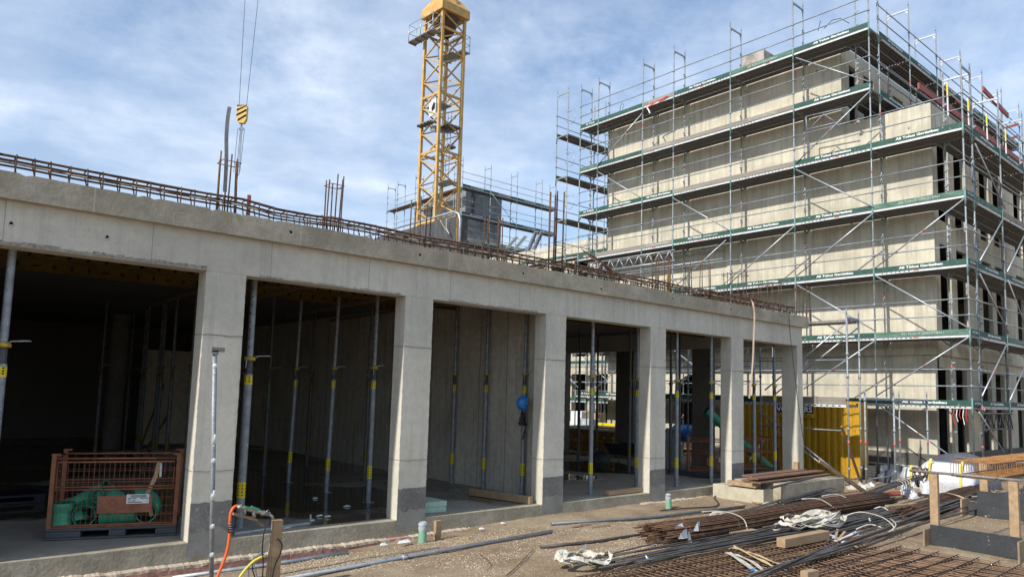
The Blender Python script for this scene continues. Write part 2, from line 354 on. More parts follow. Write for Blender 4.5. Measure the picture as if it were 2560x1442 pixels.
# ============================================================ near building (open hall of pillars)
hall = thing('concrete_shell_building', 'single-storey raw concrete building with open bays, square pillars and rebar on its roof edge', 'building', (3, FY, 0))
def part(mb, name, mats, par=hall, **k): return mb.build(name, mats, par, **k)
XE = 18.86
mb = MB(); mb.box((-8, FY, -.5), (XE, FY+.25, .2)); part(mb, 'plinth', SILL, bevel=.008)
mb = MB(); mb.box((-8, FY+.25, -.5), (XE, 30, .198)); part(mb, 'floor_slab', FLOOR)
mb = MB(); rnd = random.Random(5)
# perimeter insulation with a broken top edge
x = -3.0
while x < 14.2:
    wd = rnd.uniform(.12, .5); zt = -.075+.028*mnoise.noise((x*2, 0, 0))+ (0.05 if x > 12 else 0)
    y0 = FY-.105-.02*rnd.random(); mb.box((x, y0, -.45), (x+wd-.001, FY-.002, zt+rnd.uniform(-.018, .018))); x += wd
part(mb, 'perimeter_insulation', PINK)
mb = MB(); x = -3.0
while x < 14.2:
    wd = rnd.uniform(.05, .22); zt = -.05+.028*mnoise.noise((x*2, 0, 0))+(0.05 if x > 12 else 0)
    pass; x += wd
nn = 700; V = []; F = []
for k in range(nn+1):
    x = -3+17.3*k/nn; a = mnoise.noise((x*2, 0, 0)); b = mnoise.noise((x*9, 1, 0)); c = mnoise.noise((x*25, 2, 0)); zt = -.045+.028*a+.012*b+.006*c+(.05 if x > 12 else 0)-.03*max(0, mnoise.noise((x*.9, 6, 0)))
    y = FY-.115-.02*b-.008*c; V += [(x, y-.004, zt-.035+.01*b), (x, y, zt), (x, FY-.003, zt+.012+.008*c)]
mb.add(V, [(3*k, 3*k+3, 3*k+4, 3*k+1) for k in range(nn)]+[(3*k+1, 3*k+4, 3*k+5, 3*k+2) for k in range(nn)])
part(mb, 'mortar_edge', mat('pale_mortar', (.50, .42, .32), .9, 0, (.36, .29, .22), 9, 6, .4, fine=.2))
PW = .53
PXS = [3.085+3.081*k for k in range(-3, 5)]
def rough_pillar(x0, x1, y0, y1, z0, z1, seed):
    """pillar with slightly chipped vertical edges"""
    m_ = MB(); rr = random.Random(seed); nz = 70
    ring = []
    for i in range(nz+1):
        z = z0+(z1-z0)*i/nz
        j = lambda a=.006: rr.uniform(0, a)
        c1, c2 = j(.011), j(.011)
        ring.append([(x0+c1, y0, z), (x0, y0+c1, z), (x0, y1, z), (x1, y1, z), (x1, y0+c2, z), (x1-c2, y0, z)])
    V = [p for r_ in ring for p in r_]; F = []
    for i in range(nz):
        for k in range(6): k2 = (k+1) % 6; F.append([i*6+k, i*6+k2, (i+1)*6+k2, (i+1)*6+k][::-1])
    F.append([0, 1, 2, 3, 4, 5]); F.append([nz*6+k for k in range(6)][::-1])
    m_.add(V, F); return m_
for i, x in enumerate(PXS):
    p = part(rough_pillar(x, x+PW, FY, FY+.30, .2, 3.69, i), 'pillar', CON)
    # daywork joint line and slurry coat on the foot
    if x > 0:
        zt = .672+.01*(i % 2)
        m_ = MB(); nn = 14; top = [(x+.003+(PW-.006)*k/nn, FY-.003, zt+rnd.uniform(-.008, .008)+.012*k/nn) for k in range(nn+1)]
        low = [(x+.003+(PW-.006)*k/nn, FY-.003, .34+.06*mnoise.noise((x+k*.35, 1, 2))+.03*mnoise.noise((x+k*1.1, 4, 2))) for k in range(nn+1)]
        m_.add(top+low, [(k, k+1, nn+2+k, nn+1+k) for k in range(nn)][::1])
        m_.build('slurry_coat', COAT, p)
        m_ = MB(); nn = 14; low2 = [(x+.003+(PW-.006)*k/nn, FY-.0035, .02+.04*mnoise.noise((x+k*.3, 7, 2))) for k in range(nn+1)]
        m_.add([(a, FY-.0025, c) for a, b, c in low]+low2, [(k, k+1, nn+2+k, nn+1+k) for k in range(nn)])
        m_.build('thin_coat', mat('thin_slurry_wash', (.27, .26, .235), .85, 0, (.21, .20, .18), 4, 7, 0, world=True, fine=.12), p)
        for zz in (2.86+.03*math.sin(i*2), 1.02+.1*math.sin(i*5)):
            m_ = MB()
            pts = [(x+.004+(PW-.01)*k/6, FY-.001, zz+rnd.uniform(-.006, .006)) for k in range(7)]
            m_.ribbon(pts, .012 if zz > 2 else .006, .003, nrm=[(0, -1, 0)]*7)
            m_.beam((x-.0015, FY+.01, zz), (x-.0015, FY+.29, zz+.004), .003, .008)
            m_.build('construction_joint', mat('joint_dark_grey', (.20, .19, .165), .95), p)  # joint drawn as a thin dark grey line
# last pillar at the corner, thinner, and the row along the end face
p = part(rough_pillar(18.58, XE, FY, FY+.45, .2, 3.69, 33), 'pillar', CON)
for (y0, y1) in ((12.53, 13.16), (15.45, 16.2), (18.6, 19.3), (21.6, 22.3), (24.7, 25.4)):
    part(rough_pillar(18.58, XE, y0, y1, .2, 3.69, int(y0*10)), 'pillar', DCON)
mb = MB(); mb.box((-8, FY, 3.6905), (XE, FY+.3, 4.25)); mb.box((18.56, FY+.3, 3.692), (XE-.002, 30, 4.25)); part(mb, 'edge_beam', CON, bevel=.006)
# spalled lower edge of the beam over the left bays
mb = MB(); rr = random.Random(11)
for x0, x1 in ((-1.0, 3.0), (3.8, 6.05), (7, 9)):
    x = x0
    while x < x1:
        wd = rr.uniform(.03, .10); h = (.045+.03*mnoise.noise((x*3, 0, 0)))*(1 if x0 < 3 else .45)
        mb.prism([(x, FY-.0022, 3.695), (x+wd, FY-.0022, 3.695), (x+wd, FY-.0022, 3.695+max(.008, h+rr.uniform(-.012, .012))), (x, FY-.0022, 3.695+max(.008, h+rr.uniform(-.012, .012)))], (0, .004, 0)); x += wd
part(mb, 'spalled_edge', mat('broken_concrete', (.50, .47, .40), .95, 0, (.26, .24, .20), 30, 5, .9, world=True, fine=.3))
# roof slab with fascia edge; slightly ragged top
FX0, FYF, FZ0, FZ1 = -8, FY-.105, 4.20, 4.50
mb = MB(); rr = random.Random(2); n = 420; xs = [FX0+(19.03-FX0)*k/n for k in range(n+1)]
ztop = [FZ1+.012*mnoise.noise((x*.8, 0, 3))-(.022 if rr.random() < .10 else 0)+rr.uniform(-.003, .003) for x in xs]
V = []; F = []
for x, z in zip(xs, ztop): V += [(x, FYF, FZ0), (x, FYF, z), (x, FYF+.5, z), (x, FYF+.5, FZ0)]
for k in range(n):
    a, b = k*4, k*4+4; F += [(a, b, b+1, a+1), (a+1, b+1, b+2, a+2), (a+3, a, b, b+3)][0:3]
F.append((n*4, n*4+3, n*4+2, n*4+1)); mb.add(V, [f if i % 3 != 2 else f for i, f in enumerate(F)])
fas = part(mb, 'slab_edge', FAS)
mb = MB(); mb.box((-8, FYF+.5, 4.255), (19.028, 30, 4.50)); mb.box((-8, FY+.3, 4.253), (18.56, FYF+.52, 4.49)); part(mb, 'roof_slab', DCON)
# tie holes and form marks on the fascia, tie holes in the beam
mb = MB(); mk = MB()
def disc(m_, x, z, r, y, mi=0, n=14): m_.add([(x+r*math.cos(6.283*k/n), y, z+r*math.sin(6.283*k/n)) for k in range(n)], [list(range(n))[::-1]], mi)
def ringm(m_, x, z, r0, r1, y, n=20): m_.add([(x+r*math.cos(6.283*k/n), y, z+r*math.sin(6.283*k/n)) for r in (r0, r1) for k in range(n)], [(k, (k+1) % n, n+(k+1) % n, n+k) for k in range(n)])
for px, py in ((727, 580), (1050, 637), (1308, 683), (1503, 722), (1682, 747), (1828, 773), (1952, 790)):
    q = ony(px, py, FYF); disc(mb, q.x, q.z, .022, FYF-.003); ringm(mk, q.x+.012, q.z-.012, .026, .04, FYF-.002)
for px, py in ((70, 478), (445, 543), (775, 601), (975, 635), (1197, 675), (1336, 697)):
    q = ony(px, py, FYF); ringm(mk, q.x, q.z, .056, .064, FYF-.002); ringm(mk, q.x, q.z, .018, .024, FYF-.002)
for px, py in ((28, 558), (268, 592)):
    q = ony(px, py, FY); disc(mb, q.x, q.z, .018, FY-.004); ringm(mk, q.x, q.z-.02, .02, .028, FY-.003)
mb.build('tie_hole', SLOT, fas)
mk.build('form_mark', mat('form_mark_grey', (.46, .43, .37), .9, fine=.2), fas)
mb = MB()   # yellow rust runs under the starter bars, a stain with its own outline
for px, py, l, wd in ((562, 530, .13, .012), (572, 530, .17, .016), (598, 535, .10, .03), (865, 575, .07, .02), (905, 583, .09, .014), (1540, 690, .09, .03)):
    q = ony(px, py, FYF); mb.add([(q.x-wd, FYF-.0025, 4.49), (q.x+wd, FYF-.0025, 4.49), (q.x+wd*.4, FYF-.0025, 4.49-l), (q.x-wd*.3, FYF-.0025, 4.49-l*1.1)], [(0, 1, 2, 3)])
mb.build('rust_run', mat('yellow_rust_stain', (.34, .265, .13), .9, 0, (.32, .27, .17), 20), fas)
mb = MB()   # cast ring marks and rough patches on the plinth
for px, py in ((1375, 1272), (1500, 1258), (1752, 1236), (1805, 1230), (1425, 1268), (75, 1425)):
    q = ony(px, py, FY); ringm(mb, q.x, q.z, .045, .052, FY-.002)
part(mb, 'ring_mark', mat('pale_ring', (.50, .46, .37), .9))
# standing rain water on the slab
def puddle(c, rx, ry, seed, lab):
    n = 60; m_ = MB(); V = []
    for k in range(n):
        an = 6.283*k/n; d = 1+.45*mnoise.noise((math.cos(an)*1.5+seed, math.sin(an)*1.5, seed))+.12*mnoise.noise((math.cos(an)*6+seed, math.sin(an)*6, 2))
        V.append((c[0]+rx*d*math.cos(an), c[1]+ry*d*math.sin(an), .2015))
    m_.add(V, [list(range(n))]); o = m_.build('rain_puddle', mat('still_water', (.035, .03, .024), .03, fine=0, spec=.9)); tag(o, lab, None, None, 'structure')
puddle((15.4, 14.2), 1.7, 1.9, 3, 'mirror-like rain puddle on the slab of the fourth bay')
puddle((6.3, 12.6), 1.6, 1.5, 7, 'brown rain puddle on the slab of the second bay')
puddle((8.6, 13.6), .35, .3, 5, 'small damp patch on the slab of the third bay')
# inner walls
mb = MB(); mb.box((9.70, FY+.302, .2), (9.92, 30, 4.25)); part(mb, 'cross_wall', mat('cross_wall_concrete', (.60, .56, .47), .9, 0, (.50, .465, .39), .8, 8, .1, (1, 1, .5), world=True, extra=seams(0, .025, ((1, .9, .3),), (.12, .11, .09), amt=.6, nxt=streaks((.18, .16, .13), .5, .5, .7, (4, 4, .3)))))  # cross wall has a pale concrete of its own
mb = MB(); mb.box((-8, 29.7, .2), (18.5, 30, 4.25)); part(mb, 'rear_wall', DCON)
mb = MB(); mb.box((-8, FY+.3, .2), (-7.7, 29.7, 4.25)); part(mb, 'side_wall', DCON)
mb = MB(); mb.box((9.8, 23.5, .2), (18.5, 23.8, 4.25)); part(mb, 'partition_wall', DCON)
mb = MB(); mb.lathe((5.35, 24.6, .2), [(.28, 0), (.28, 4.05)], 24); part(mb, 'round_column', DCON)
mb = MB(); mb.box((6.4, 26, .2), (9.5, 26.2, 3.3)); part(mb, 'light_partition', mat('pale_panel', (.62, .55, .42), .9))  # partition paler than the walls around it
# ---- rebar on the roof edge
def wob(x, a=.012): return a*mnoise.noise((x*.7, 3, 1))+a*.4*mnoise.noise((x*3, 3, 1))
reinf = part(MB().box((-8, FY+.05, 4.47), (18.6, FY+.12, 4.485)), 'edge_reinforcement', RUST)
def zrb(x): return 4.715+wob(x, .03)-.05*math.exp(-((x-4.2)/.35)**2)
for dy, dz, r in ((-.02, 0, .015), (.02, .004, .013), (.16, -.01, .014), (-.02, -.085, .014), (.17, -.08, .013)):
    m_ = MB(); m_.tube([(x/2-8, FY+.03+dy+wob(x/2+dy*50, .02), zrb(x/2-8)+dz+wob(x/2+dz*90+9, .015)) for x in range(0, 54)], r, 6)
    if dz in (-.085,): m_.build('crusted_bar', mat('mortar_crusted_bar', (.42, .38, .32), .9, 0, (.10, .055, .035), 5, 6, 0, fine=.3, lo=.45, hi=.55), reinf)
    else: m_.build('long_bar', RUST, reinf)
rr = random.Random(9); xst = []; x = .4
while x < 18.9: xst.append(x); x += rr.uniform(.155, .205) if x < 9 else rr.uniform(.14, .19)
for x in xst[:100]:
    m_ = MB(); zt = zrb(x)+.018; l = rr.uniform(-.015, .015); y0 = FY+.0+rr.uniform(-.01, .01)
    m_.tube([(x, y0, 4.46), (x+l, y0, zt-.015), (x+l, y0+.02, zt), (x+l, y0+.20, zt-.005), (x+l*1.2, y0+.22, zt-.02), (x+.05, y0+.22, 4.46)], .0085, 5)
    m_.build('stirrup', RUST, reinf)
m_ = MB()
for x in xst[100:]: m_.tube([(x, FY, 4.46), (x, FY, zrb(x)), (x, FY+.2, zrb(x)), (x, FY+.2, 4.46)], .006, 5)
for _ in range(300):   # untidy tie ends and short starter pieces behind
    x = rr.uniform(3.9 if rr.random() < .3 else 7, 18.8); y = FY+rr.uniform(.12, .75); h = rr.uniform(.08, .26)
    m_.tube([(x, y, 4.46), (x+rr.uniform(-.04, .04), y, 4.48+h)], rr.choice((.005, .007, .010)), 5)
o = m_.build('short_bars', RUST, reinf); o['kind'] = 'stuff'
for k in range(8):
    y = FY+.35+k*.07; z = 4.53+.02*(k % 4)+rr.uniform(0, .06); x0 = rr.uniform(6.5, 10); x1 = rr.uniform(14, 18.8)
    MB().tube([(x0+(x1-x0)*t/14, y+wob(t+k*7, .08), z+wob(t*2+k*3, .05)) for t in range(15)], .009, 5).build('loose_long_bar', RUST, reinf)
# starter cages for the upper columns
def starter(px0, px1, pyt, Y, n=6, ring=.10, rod=.0105, base=4.46, zb=None):
    a, b = ony(px0, pyt, Y), ony(px1, pyt, Y); cx, wdt = (a.x+b.x)/2, (b.x-a.x); zt = a.z
    cage = MB().box((cx-.01, Y-.01, 4.44), (cx+.01, Y+.01, 4.465)).build('column_starter_bars', RUST, hall)
    h = wdt/2
    for k in range(n):
        an = 2*math.pi*(k+.3)/n; x, y = cx+h*math.cos(an), Y+h*math.sin(an); lean = rr.uniform(-.03, .03)
        MB().tube([(x, y, base), (x+lean*.5, y, (base+zt)/2), (x+lean, y+rr.uniform(-.02, .02), zt+rr.uniform(-.05, .06))], rod, 6).build('bar', RUST, cage)
    for zz in ((zt-ring), 4.75):
        pts = []
        for k in range(4): an = math.pi/4+math.pi/2*k; pts.append((cx+h*1.25*math.cos(an), Y+h*1.25*math.sin(an), zz))
        pts = pts+[pts[0], (pts[0][0]+.06, pts[0][1], zz+.02)]
        MB().tube(pts, .006, 5).build('hoop', RUST, cage)
for a in ((549, 600, 385, 9.98), (818, 856, 445, 9.98), (1032, 1074, 500, 10.4, 5), (1216, 1252, 545, 10.2), (1640, 1668, 640, 10.1), (1728, 1764, 655, 10.1, 7), (1823, 1853, 676, 10.1), (1866, 1886, 730, 10.4, 5), (1909, 1938, 698, 10.1), (1995, 2014, 712, 10.1, 5)):
    starter(*a)
cage = MB().box((9.9, 10.28, 4.44), (9.92, 10.3, 4.465)).build('tall_starter_bars', RUST, hall)
for px, py in ((1377, 480), (1389, 486), (1394, 478), (1411, 480)):
    q = ony(px, py, 10.3); q0 = ony(px-6, py+170, 10.3); MB().tube([(q0.x, q0.y, 4.46), tuple(q)], .016, 6).build('bar', RUST, cage)
# bent mesh pieces lying on the roof near the tall bars
m_ = MB()
for k in range(9):
    a = ony(1452+k*3, 622+k*3, 10.6+k*.05); b = ony(1530+k*4, 690+k*2, 10.5); c = (a+b)/2+Vector((.0, 0, .10)); m_.tube([a, c, b], .006, 5)
for k in range(5):
    a = ony(1455+k*16, 632+k*10, 10.6); m_.tube([a, a+Vector((.12, .4, .0))], .006, 5)
for k in range(3):
    m_.tube([ony(1500+k*3, 655, 10.5), ony(1518+k*3, 672, 10.5), ony(1528+k*3, 700, 10.5)], .008, 5)
solo(m_, 'bent_mesh_piece', RUST, 'crumpled rusty mesh piece lying on the roof edge in front of the scaffold lattice girder', 'reinforcing mesh')
# ============================================================ ceiling formwork girders (perforated yellow)
def girder(Y, z0, x0, x1, label):
    t = thing('formwork_girder', label, 'girder', (x0, Y, z0), 'yellow formwork girders under the ceiling')
    m_ = MB(); m_.box((x0, Y-.04, z0), (x1, Y+.04, z0+.02)); m_.box((x0, Y-.04, z0+.18), (x1, Y+.04, z0+.20)); m_.box((x0, Y-.008, z0+.02), (x1, Y+.008, z0+.18)); m_.build('chord', GIRD, t)
    m_ = MB(); x = x0+.12; k = 0
    while x < x1-.1:
        rx, rz = ((.022, .045), (.022, .045), (.07, .018), (.034, .034))[k % 4]
        n = 14; m_.add([(x+rx*math.cos(6.283*i/n), Y-.0105, z0+.10+rz*math.sin(6.283*i/n)) for i in range(n)], [list(range(n))[::-1]]); x += .26; k += 1
    m_.build('web_hole', SLOT, t)
girder(13.0, 4.0, -2, 9.5, 'yellow perforated formwork girder nearest the beam, running over the left bays')
girder(14.3, 4.0, -2, 9.5, 'yellow perforated formwork girder second from the front, over the left bays')
girder(12.6, 4.0, 9.85, 18.4, 'yellow perforated formwork girder over the right bays of the open hall')
for i, x in enumerate((4.2, 5.4, 7.2, 8.4)):
    m_ = MB(); m_.beam((x, 11.2, 3.97), (x+.35, 17.5, 3.97), .06, .06); m_.beam((x+.1, 11.6, 3.9), (x-.3, 12.9, 4.0), .03, .03)
    solo(m_, 'cross_bearer', mat('dark_bearer', (.20, .15, .09), .8), ('first', 'second', 'third', 'fourth')[i]+' dark cross bearer from the left under the yellow girders', 'bearer', 'cross bearers under the ceiling')
# ============================================================ steel props
def make_prop(name, loc, label, group, dark=False):
    t = thing(name, label, 'steel prop', loc, group); X, Y, Z = loc
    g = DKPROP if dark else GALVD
    m_ = MB(); m_.lathe((X, Y, Z+.008), [(.044, 0), (.044, 2.16)], 16); m_.build('outer_tube', g, t)
    m_ = MB(); m_.box((X-.075, Y-.075, Z+.001), (X+.075, Y+.075, Z+.009)); m_.build('base_plate', g, t)
    m_ = MB(); m_.lathe((X, Y, Z+2.16), [(.043, 0), (.043, .02), (.038, .03), (.038, .20)], 16); m_.build('thread', mat('dark_thread', (.10, .10, .105), .5, .5, fine=.2, bump=.6, bscale=60), t)
    c = MB(); c.lathe((X, Y, Z+2.36), [(.037, 0), (.062, 0), (.062, .035), (.05, .06), (.037, .06)], 16); c = c.build('collar_nut', mat('shade_painted_collar', (.16, .11, .02), .6) if dark else COLY, t)  # collar of dark props: yellow dimmed, interior shade put into the colour
    h = MB(); h.tube([(X+.05, Y-.03, Z+2.40), (X+.08, Y-.04, Z+2.43), (X+.20, Y-.05, Z+2.44), (X+.23, Y-.02, Z+2.44), (X+.20, Y+.01, Z+2.44), (X+.06, Y+.02, Z+2.43)], .007, 6)
    h.tube([(X-.05, Y-.045, Z+2.40), (X-.06, Y-.05, Z+2.25)], .006, 5); h.build('handle', GALV, c)
    m_ = MB(); m_.lathe((X, Y, Z+2.42), [(.034, 0), (.034, 1.62)], 14); inn = m_.build('inner_tube', g, t)
    m_ = MB(); z = Z+2.56
    while z < Z+3.9:
        for s in (-1, 1):
            n = 8; cx = X+s*.0; m_.add([(cx-.010*math.sqrt(2)+.011*math.cos(6.283*i/n)*.707-.0135, Y-.0345*.72+.011*math.cos(6.283*i/n)*-.5, z+.011*math.sin(6.283*i/n)) for i in range(n)], [list(range(n))[::-1]]) if s < 0 else None
        z += .12
    m_.build('pin_hole', SLOT, inn)
    m_ = MB(); m_.box((X-.09, Y-.09, Z+4.04), (X+.09, Y+.09, Z+4.048)); m_.build('head_plate', g, t)
    for z0, z1 in ((2.02, 2.14), (.42, .64)):
        m_ = MB(); m_.lathe((X, Y, Z+z0), [(.0455, 0), (.0455, z1-z0)], 16); lb = m_.build('label_band', mat('shade_painted_yellow_label', (.22, .18, .02), .7, 0, (.12, .10, .02), 20) if dark else LABY, t)  # band of dark props: same yellow with the interior shade painted in
        m_ = MB()
        for a0 in (-1.9, -2.9, -.9):
            for j in range(4 if z1 < 1 else 3):
                zz = Z+z0+.03+j*(.045 if z1 < 1 else .032); a1 = a0+.35; rr_ = .0462
                m_.add([(X+rr_*math.cos(a0), Y+rr_*math.sin(a0), zz), (X+rr_*math.cos(a1), Y+rr_*math.sin(a1), zz), (X+rr_*math.cos(a1), Y+rr_*math.sin(a1), zz+.02), (X+rr_*math.cos(a0), Y+rr_*math.sin(a0), zz+.02)], [(0, 1, 2, 3)])
        m_.build('label_print', SLOT, lb)
    return t
proto = make_prop('steel_prop', (9.58, 10.72, .2), 'grey steel prop with blue helmet hung on it', 'steel props holding up the ceiling')
protod = make_prop('steel_prop', (-6.5, 12, .2), 'dim steel prop beyond the left end of the first bay', 'steel props holding up the ceiling', True)
G1 = 'steel props holding up the ceiling'
PROPS = [
 ((9.60, 11.96), 'grey steel prop in the middle of the third bay, before the cross wall'),
 ((9.60, 13.08), 'grey steel prop at the left of the third bay, before the cross wall'),
 ((6.69, 11.58), 'grey steel prop right of centre in the second bay, nearest the sill'),
 ((6.62, 13.06), 'grey steel prop in the second bay, one behind the nearest one'),
 ((6.60, 14.75), 'grey steel prop leaning slightly near the middle of the second bay'),
 ((6.70, 16.3), 'dim steel prop left of the leaning one in the second bay'),
 ((6.95, 18.4), 'dim steel prop left of centre at the back of the second bay'),
 ((3.97, 10.42), 'large grey steel prop standing just right of the pillar with the tall upright tube'),
 ((1.0, 10.13), 'large grey steel prop cut by the left edge of the picture'),
 ((11.06, 10.29), 'grey steel prop left of centre in the bay with the reflecting puddle'),
 ((12.98, 10.68), 'grey steel prop right in the bay with the reflecting puddle'),
 ((13.84, 10.22), 'grey steel prop left in the bay with the rusty mesh crate'),
 ((15.08, 10.13), 'grey steel prop right in the bay with the rusty mesh crate'),
 ((17.15, 10.23), 'grey steel prop left in the last bay, before the yellow container'),
 ((18.30, 10.30), 'grey steel prop right in the last bay, before the yellow container'),
 ((16.1, 15.5), 'black looking prop standing by the puddle, left of the nearest prop'),
 ((18.0, 16.5), 'black looking prop beyond the puddle, right of the nearest prop'),
 ((15.33, 12.86), 'dim prop before the dark end pillar, behind the plank on the sill'),
 ((16.69, 12.53), 'dim prop left of the rusty mesh crate'),
 ((17.6, 12.9), 'dim prop before the second end pillar, behind the rusty mesh crate'),
 ((4.70, 15.4), 'dark steel prop in the first bay, closest to the right pillar'),
 ((4.95, 17.6), 'dark steel prop in the first bay, second from its right pillar'),
 ((5.30, 20.0), 'dark steel prop in the first bay, third from its right pillar'),
 ((5.45, 22.2), 'dark steel prop in the first bay, fourth from its right pillar'),
 ((5.60, 24.2), 'dark steel prop deep in the first bay beside the round column'),
 ((4.20, 21.0), 'dark steel prop deep in the first bay behind the mesh crate'),
 ((4.62, 14.1), 'dark steel prop in the first bay, half hidden behind its right pillar'),
 ((5.02, 18.7), 'dark steel prop in the first bay, in the cluster behind the leaning laths'),
 ((5.22, 21.0), 'dark steel prop in the first bay, farthest of the cluster behind the laths'),
 ((8.3, 17.5), 'dim steel prop at the back of the second bay, right of the nearest one'),
 ((8.2, 14.4), 'dim steel prop in the second bay beside the right pillar'),
 ((7.7, 20.5), 'dim steel prop in the far dark corner of the second bay'),
 ((17.3, 19.6), 'black looking prop in the puddle bay beside its left pillar'),
 ((17.9, 14.2), 'dim prop left of the first dark end pillar'),
]
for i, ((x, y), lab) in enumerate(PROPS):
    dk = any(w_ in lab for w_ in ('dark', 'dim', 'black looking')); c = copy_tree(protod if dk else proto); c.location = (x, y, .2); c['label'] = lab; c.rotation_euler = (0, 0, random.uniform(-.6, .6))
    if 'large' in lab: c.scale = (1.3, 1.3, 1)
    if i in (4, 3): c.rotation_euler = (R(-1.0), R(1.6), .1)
# ============================================================ tall concrete building on the right
tb = thing('tall_concrete_building', 'tall pale board-marked concrete building wrapped in scaffolding on the right', 'building', (24.0, 8.18, 0))
BX, BY, BL = 24.0, 8.18, 21.5
def tpart(mb, n, m=BLD, par=tb, **k): return mb.build(n, m, par, **k)
# ground floor front with two arched openings
def arch(y0, y1, zs, n=12):
    c, r = (y0+y1)/2, (y1-y0)/2; return [(y0, -.1)]+[(c-r*math.cos(math.pi*k/n), zs+r*math.sin(math.pi*k/n)) for k in range(n+1)]+[(y1, -.1)]
prof = [(BY+.12, -.1)]+arch(16.2, 17.9, 2.3)+arch(18.9, 20.6, 2.3)+[(BL, -.1), (BL, 3.72), (BY+.12, 3.72)]
mb = MB(); mb.prism([(BX+.12, y, z) for y, z in prof], (.3, 0, 0)); tpart(mb, 'ground_floor_wall')
mb = MB(); mb.box((BX+.10, BY+.10, -.2), (BX+.118, 15.6, .72)); mb.box((BX+.119, BY+.10, -.2), (40, BY+.118, .72)) ; tpart(mb, 'bitumen_plinth', mat('bitumen_grey', (.115, .11, .10), .85, 0, (.08, .078, .072), 2, 7, 0, world=True))
mb = MB(); mb.box((BX+.05, BY+.0, .30), (BX+.098, 15.6, .345)); tpart(mb, 'plinth_ledge', BLD)
mb = MB(); mb.prism([(BX-.03, BY-.03, 3.9), (BX+.1, BY+.1, 3.70), (BX+.1, BL, 3.70), (BX-.03, BL, 3.9)], (.2, 0, 0)) if False else mb.box((BX-.02, BY-.02, 3.725), (BX+.3, BL, 3.95)); mb.box((BX+.3, BY-.02, 3.725), (40, BY+.3, 3.95)); tpart(mb, 'cornice')
mb = MB(); mb.box((BX, BY, 3.953), (BX+.3, BL, 11.6)); mb.box((BX, 10.95, 11.602), (BX+.3, BL, 14.52)); tpart(mb, 'front_wall')
# side face: pilasters between tall openings
OP = [(24.42, 25.35), (25.85, 26.85), (28.3, 29.3), (29.75, 30.75), (32.2, 33.2), (33.65, 34.65), (36.1, 37.1)]
def side(y, z0, z1, oz0, oz1, name, ops, th=.13):
    m_ = MB(); x = BX+.302
    for a, b in ops:
        m_.box((x, y, z0), (a, y+th, z1)); m_.box((a, y+.001, z0), (b, y+th, oz0)); m_.box((a, y+.001, oz1), (b, y+th, z1)); x = b
    m_.box((x, y, z0), (40, y+th, z1)); tpart(m_, name)
side(BY+.12, -.1, 3.72, .02, 3.35, 'ground_side_wall', OP)
side(BY, 3.953, 7.5, 4.2, 7.2, 'first_floor_side_wall', OP)
side(BY, 7.503, 11.6, 7.95, 10.6, 'second_floor_side_wall', OP)
side(10.95, 11.602, 14.52, 11.75, 13.95, 'top_floor_side_wall', [(24.6, 25.3), (25.75, 26.6), (28.3, 29.3), (31.2, 32.2)])
mb = MB(); mb.box((BX+.02, BY+.34, 7.2), (40, BL, 7.5)); mb.box((BX+.31, BY+.35, 11.1), (40, BL-.3, 11.35)); mb.box((BX+.31, 11.3, 14.1), (40, BL, 14.3)); mb.box((BX+.43, BY+.5, 3.4), (40, BL, 3.7)); mb.box((BX-.0+.43, 12.5, -.05), (40, 12.6, 14)); mb.box((BX+3.5, 12.6, -.05), (BX+3.6, BL, 14)); tpart(mb, 'floor_slab', mat('shade_painted_inner_concrete', (.06, .056, .05), .95, 0, (.04, .038, .034), 1, world=True))  # inner walls added to block light; near-black tone paints the rooms' shade
mb = MB(); mb.box((BX+.31, BL-.29, -.05), (40, BL, 14.52)); mb.box((39.6, BY+.36, -.05), (39.9, BL-.3, 11.5)); mb.box((39.6, 11.3, 11.51), (39.9, BL-.3, 14.5)); tpart(mb, 'far_side_wall')
mb = MB(); mb.box((24.9, BY+.7, 3.96), (24.98, BY+1.6, 7.15)); tpart(mb, 'timber_shutter', mat('reddish_shutter_board', (.30, .10, .04), .8))
# marks on the front wall: tie cones
mb = MB()
for px, py in ((1725, 297), (1778, 262), (1642, 307), (1865, 229), (2042, 178), (2272, 321)):
    q = onx(px, py, BX); n = 12; mb.add([(BX-.002, q.y+.045*math.cos(6.283*k/n), q.z+.045*math.sin(6.283*k/n)) for k in range(n)], [list(range(n))])
tpart(mb, 'tie_cone_mark', mat('cone_mark', (.30, .28, .23), .9))
# roof hut
c0, c1 = onx(1853, 135, 27), onx(1910, 135, 27)
mb = MB(); mb.box((27, c1.y, 14.3), (28.2, c0.y, c1.z+.2)); solo(mb, 'roof_hut', mat('blotchy_concrete', (.40, .37, .33), .9, 0, (.20, .18, .16), 2.2, 9, .2, world=True), 'small blotchy concrete block standing on the roof of the tall building', 'roof hut')
m_ = MB(); q = onx(1882, 160, 26.6); m_.prism([(26.6, q.y+.25, q.z-.25), (26.6, q.y+.2, q.z+.06), (26.6, q.y-.12, q.z+.02), (26.6, q.y-.3, q.z-.1), (26.6, q.y-.3, q.z-.25)], (.25, 0, 0)); solo(m_, 'red_box', TAPE, 'small red container before the blotchy roof hut', 'box')
m_ = MB(); a = onx(2045, 78, 24.5); m_.tube([a, a+Vector((0, -.1, .35))], .012, 5); b = onx(2060, 72, 24.5); m_.tube([b, b+Vector((0, -.3, .2)), b+Vector((0, -.6, .15)), b+Vector((0, -.9, -.15))], .012, 6); solo(m_, 'roof_cable', CABLE, 'thin black cable loop sticking up at the roof edge near the scaffold corner', 'cable')
m_ = MB(); a = onx(1549, 282, 24.2); m_.tube([a, a+Vector((0, -.05, .3)), a+Vector((0, -.15, .42)), a+Vector((0, -.25, .25)), a+Vector((0, -.15, .1))], .01, 6); solo(m_, 'wire_loop', CABLE, 'small wire loop on the roof edge at the left of the tall building', 'cable')
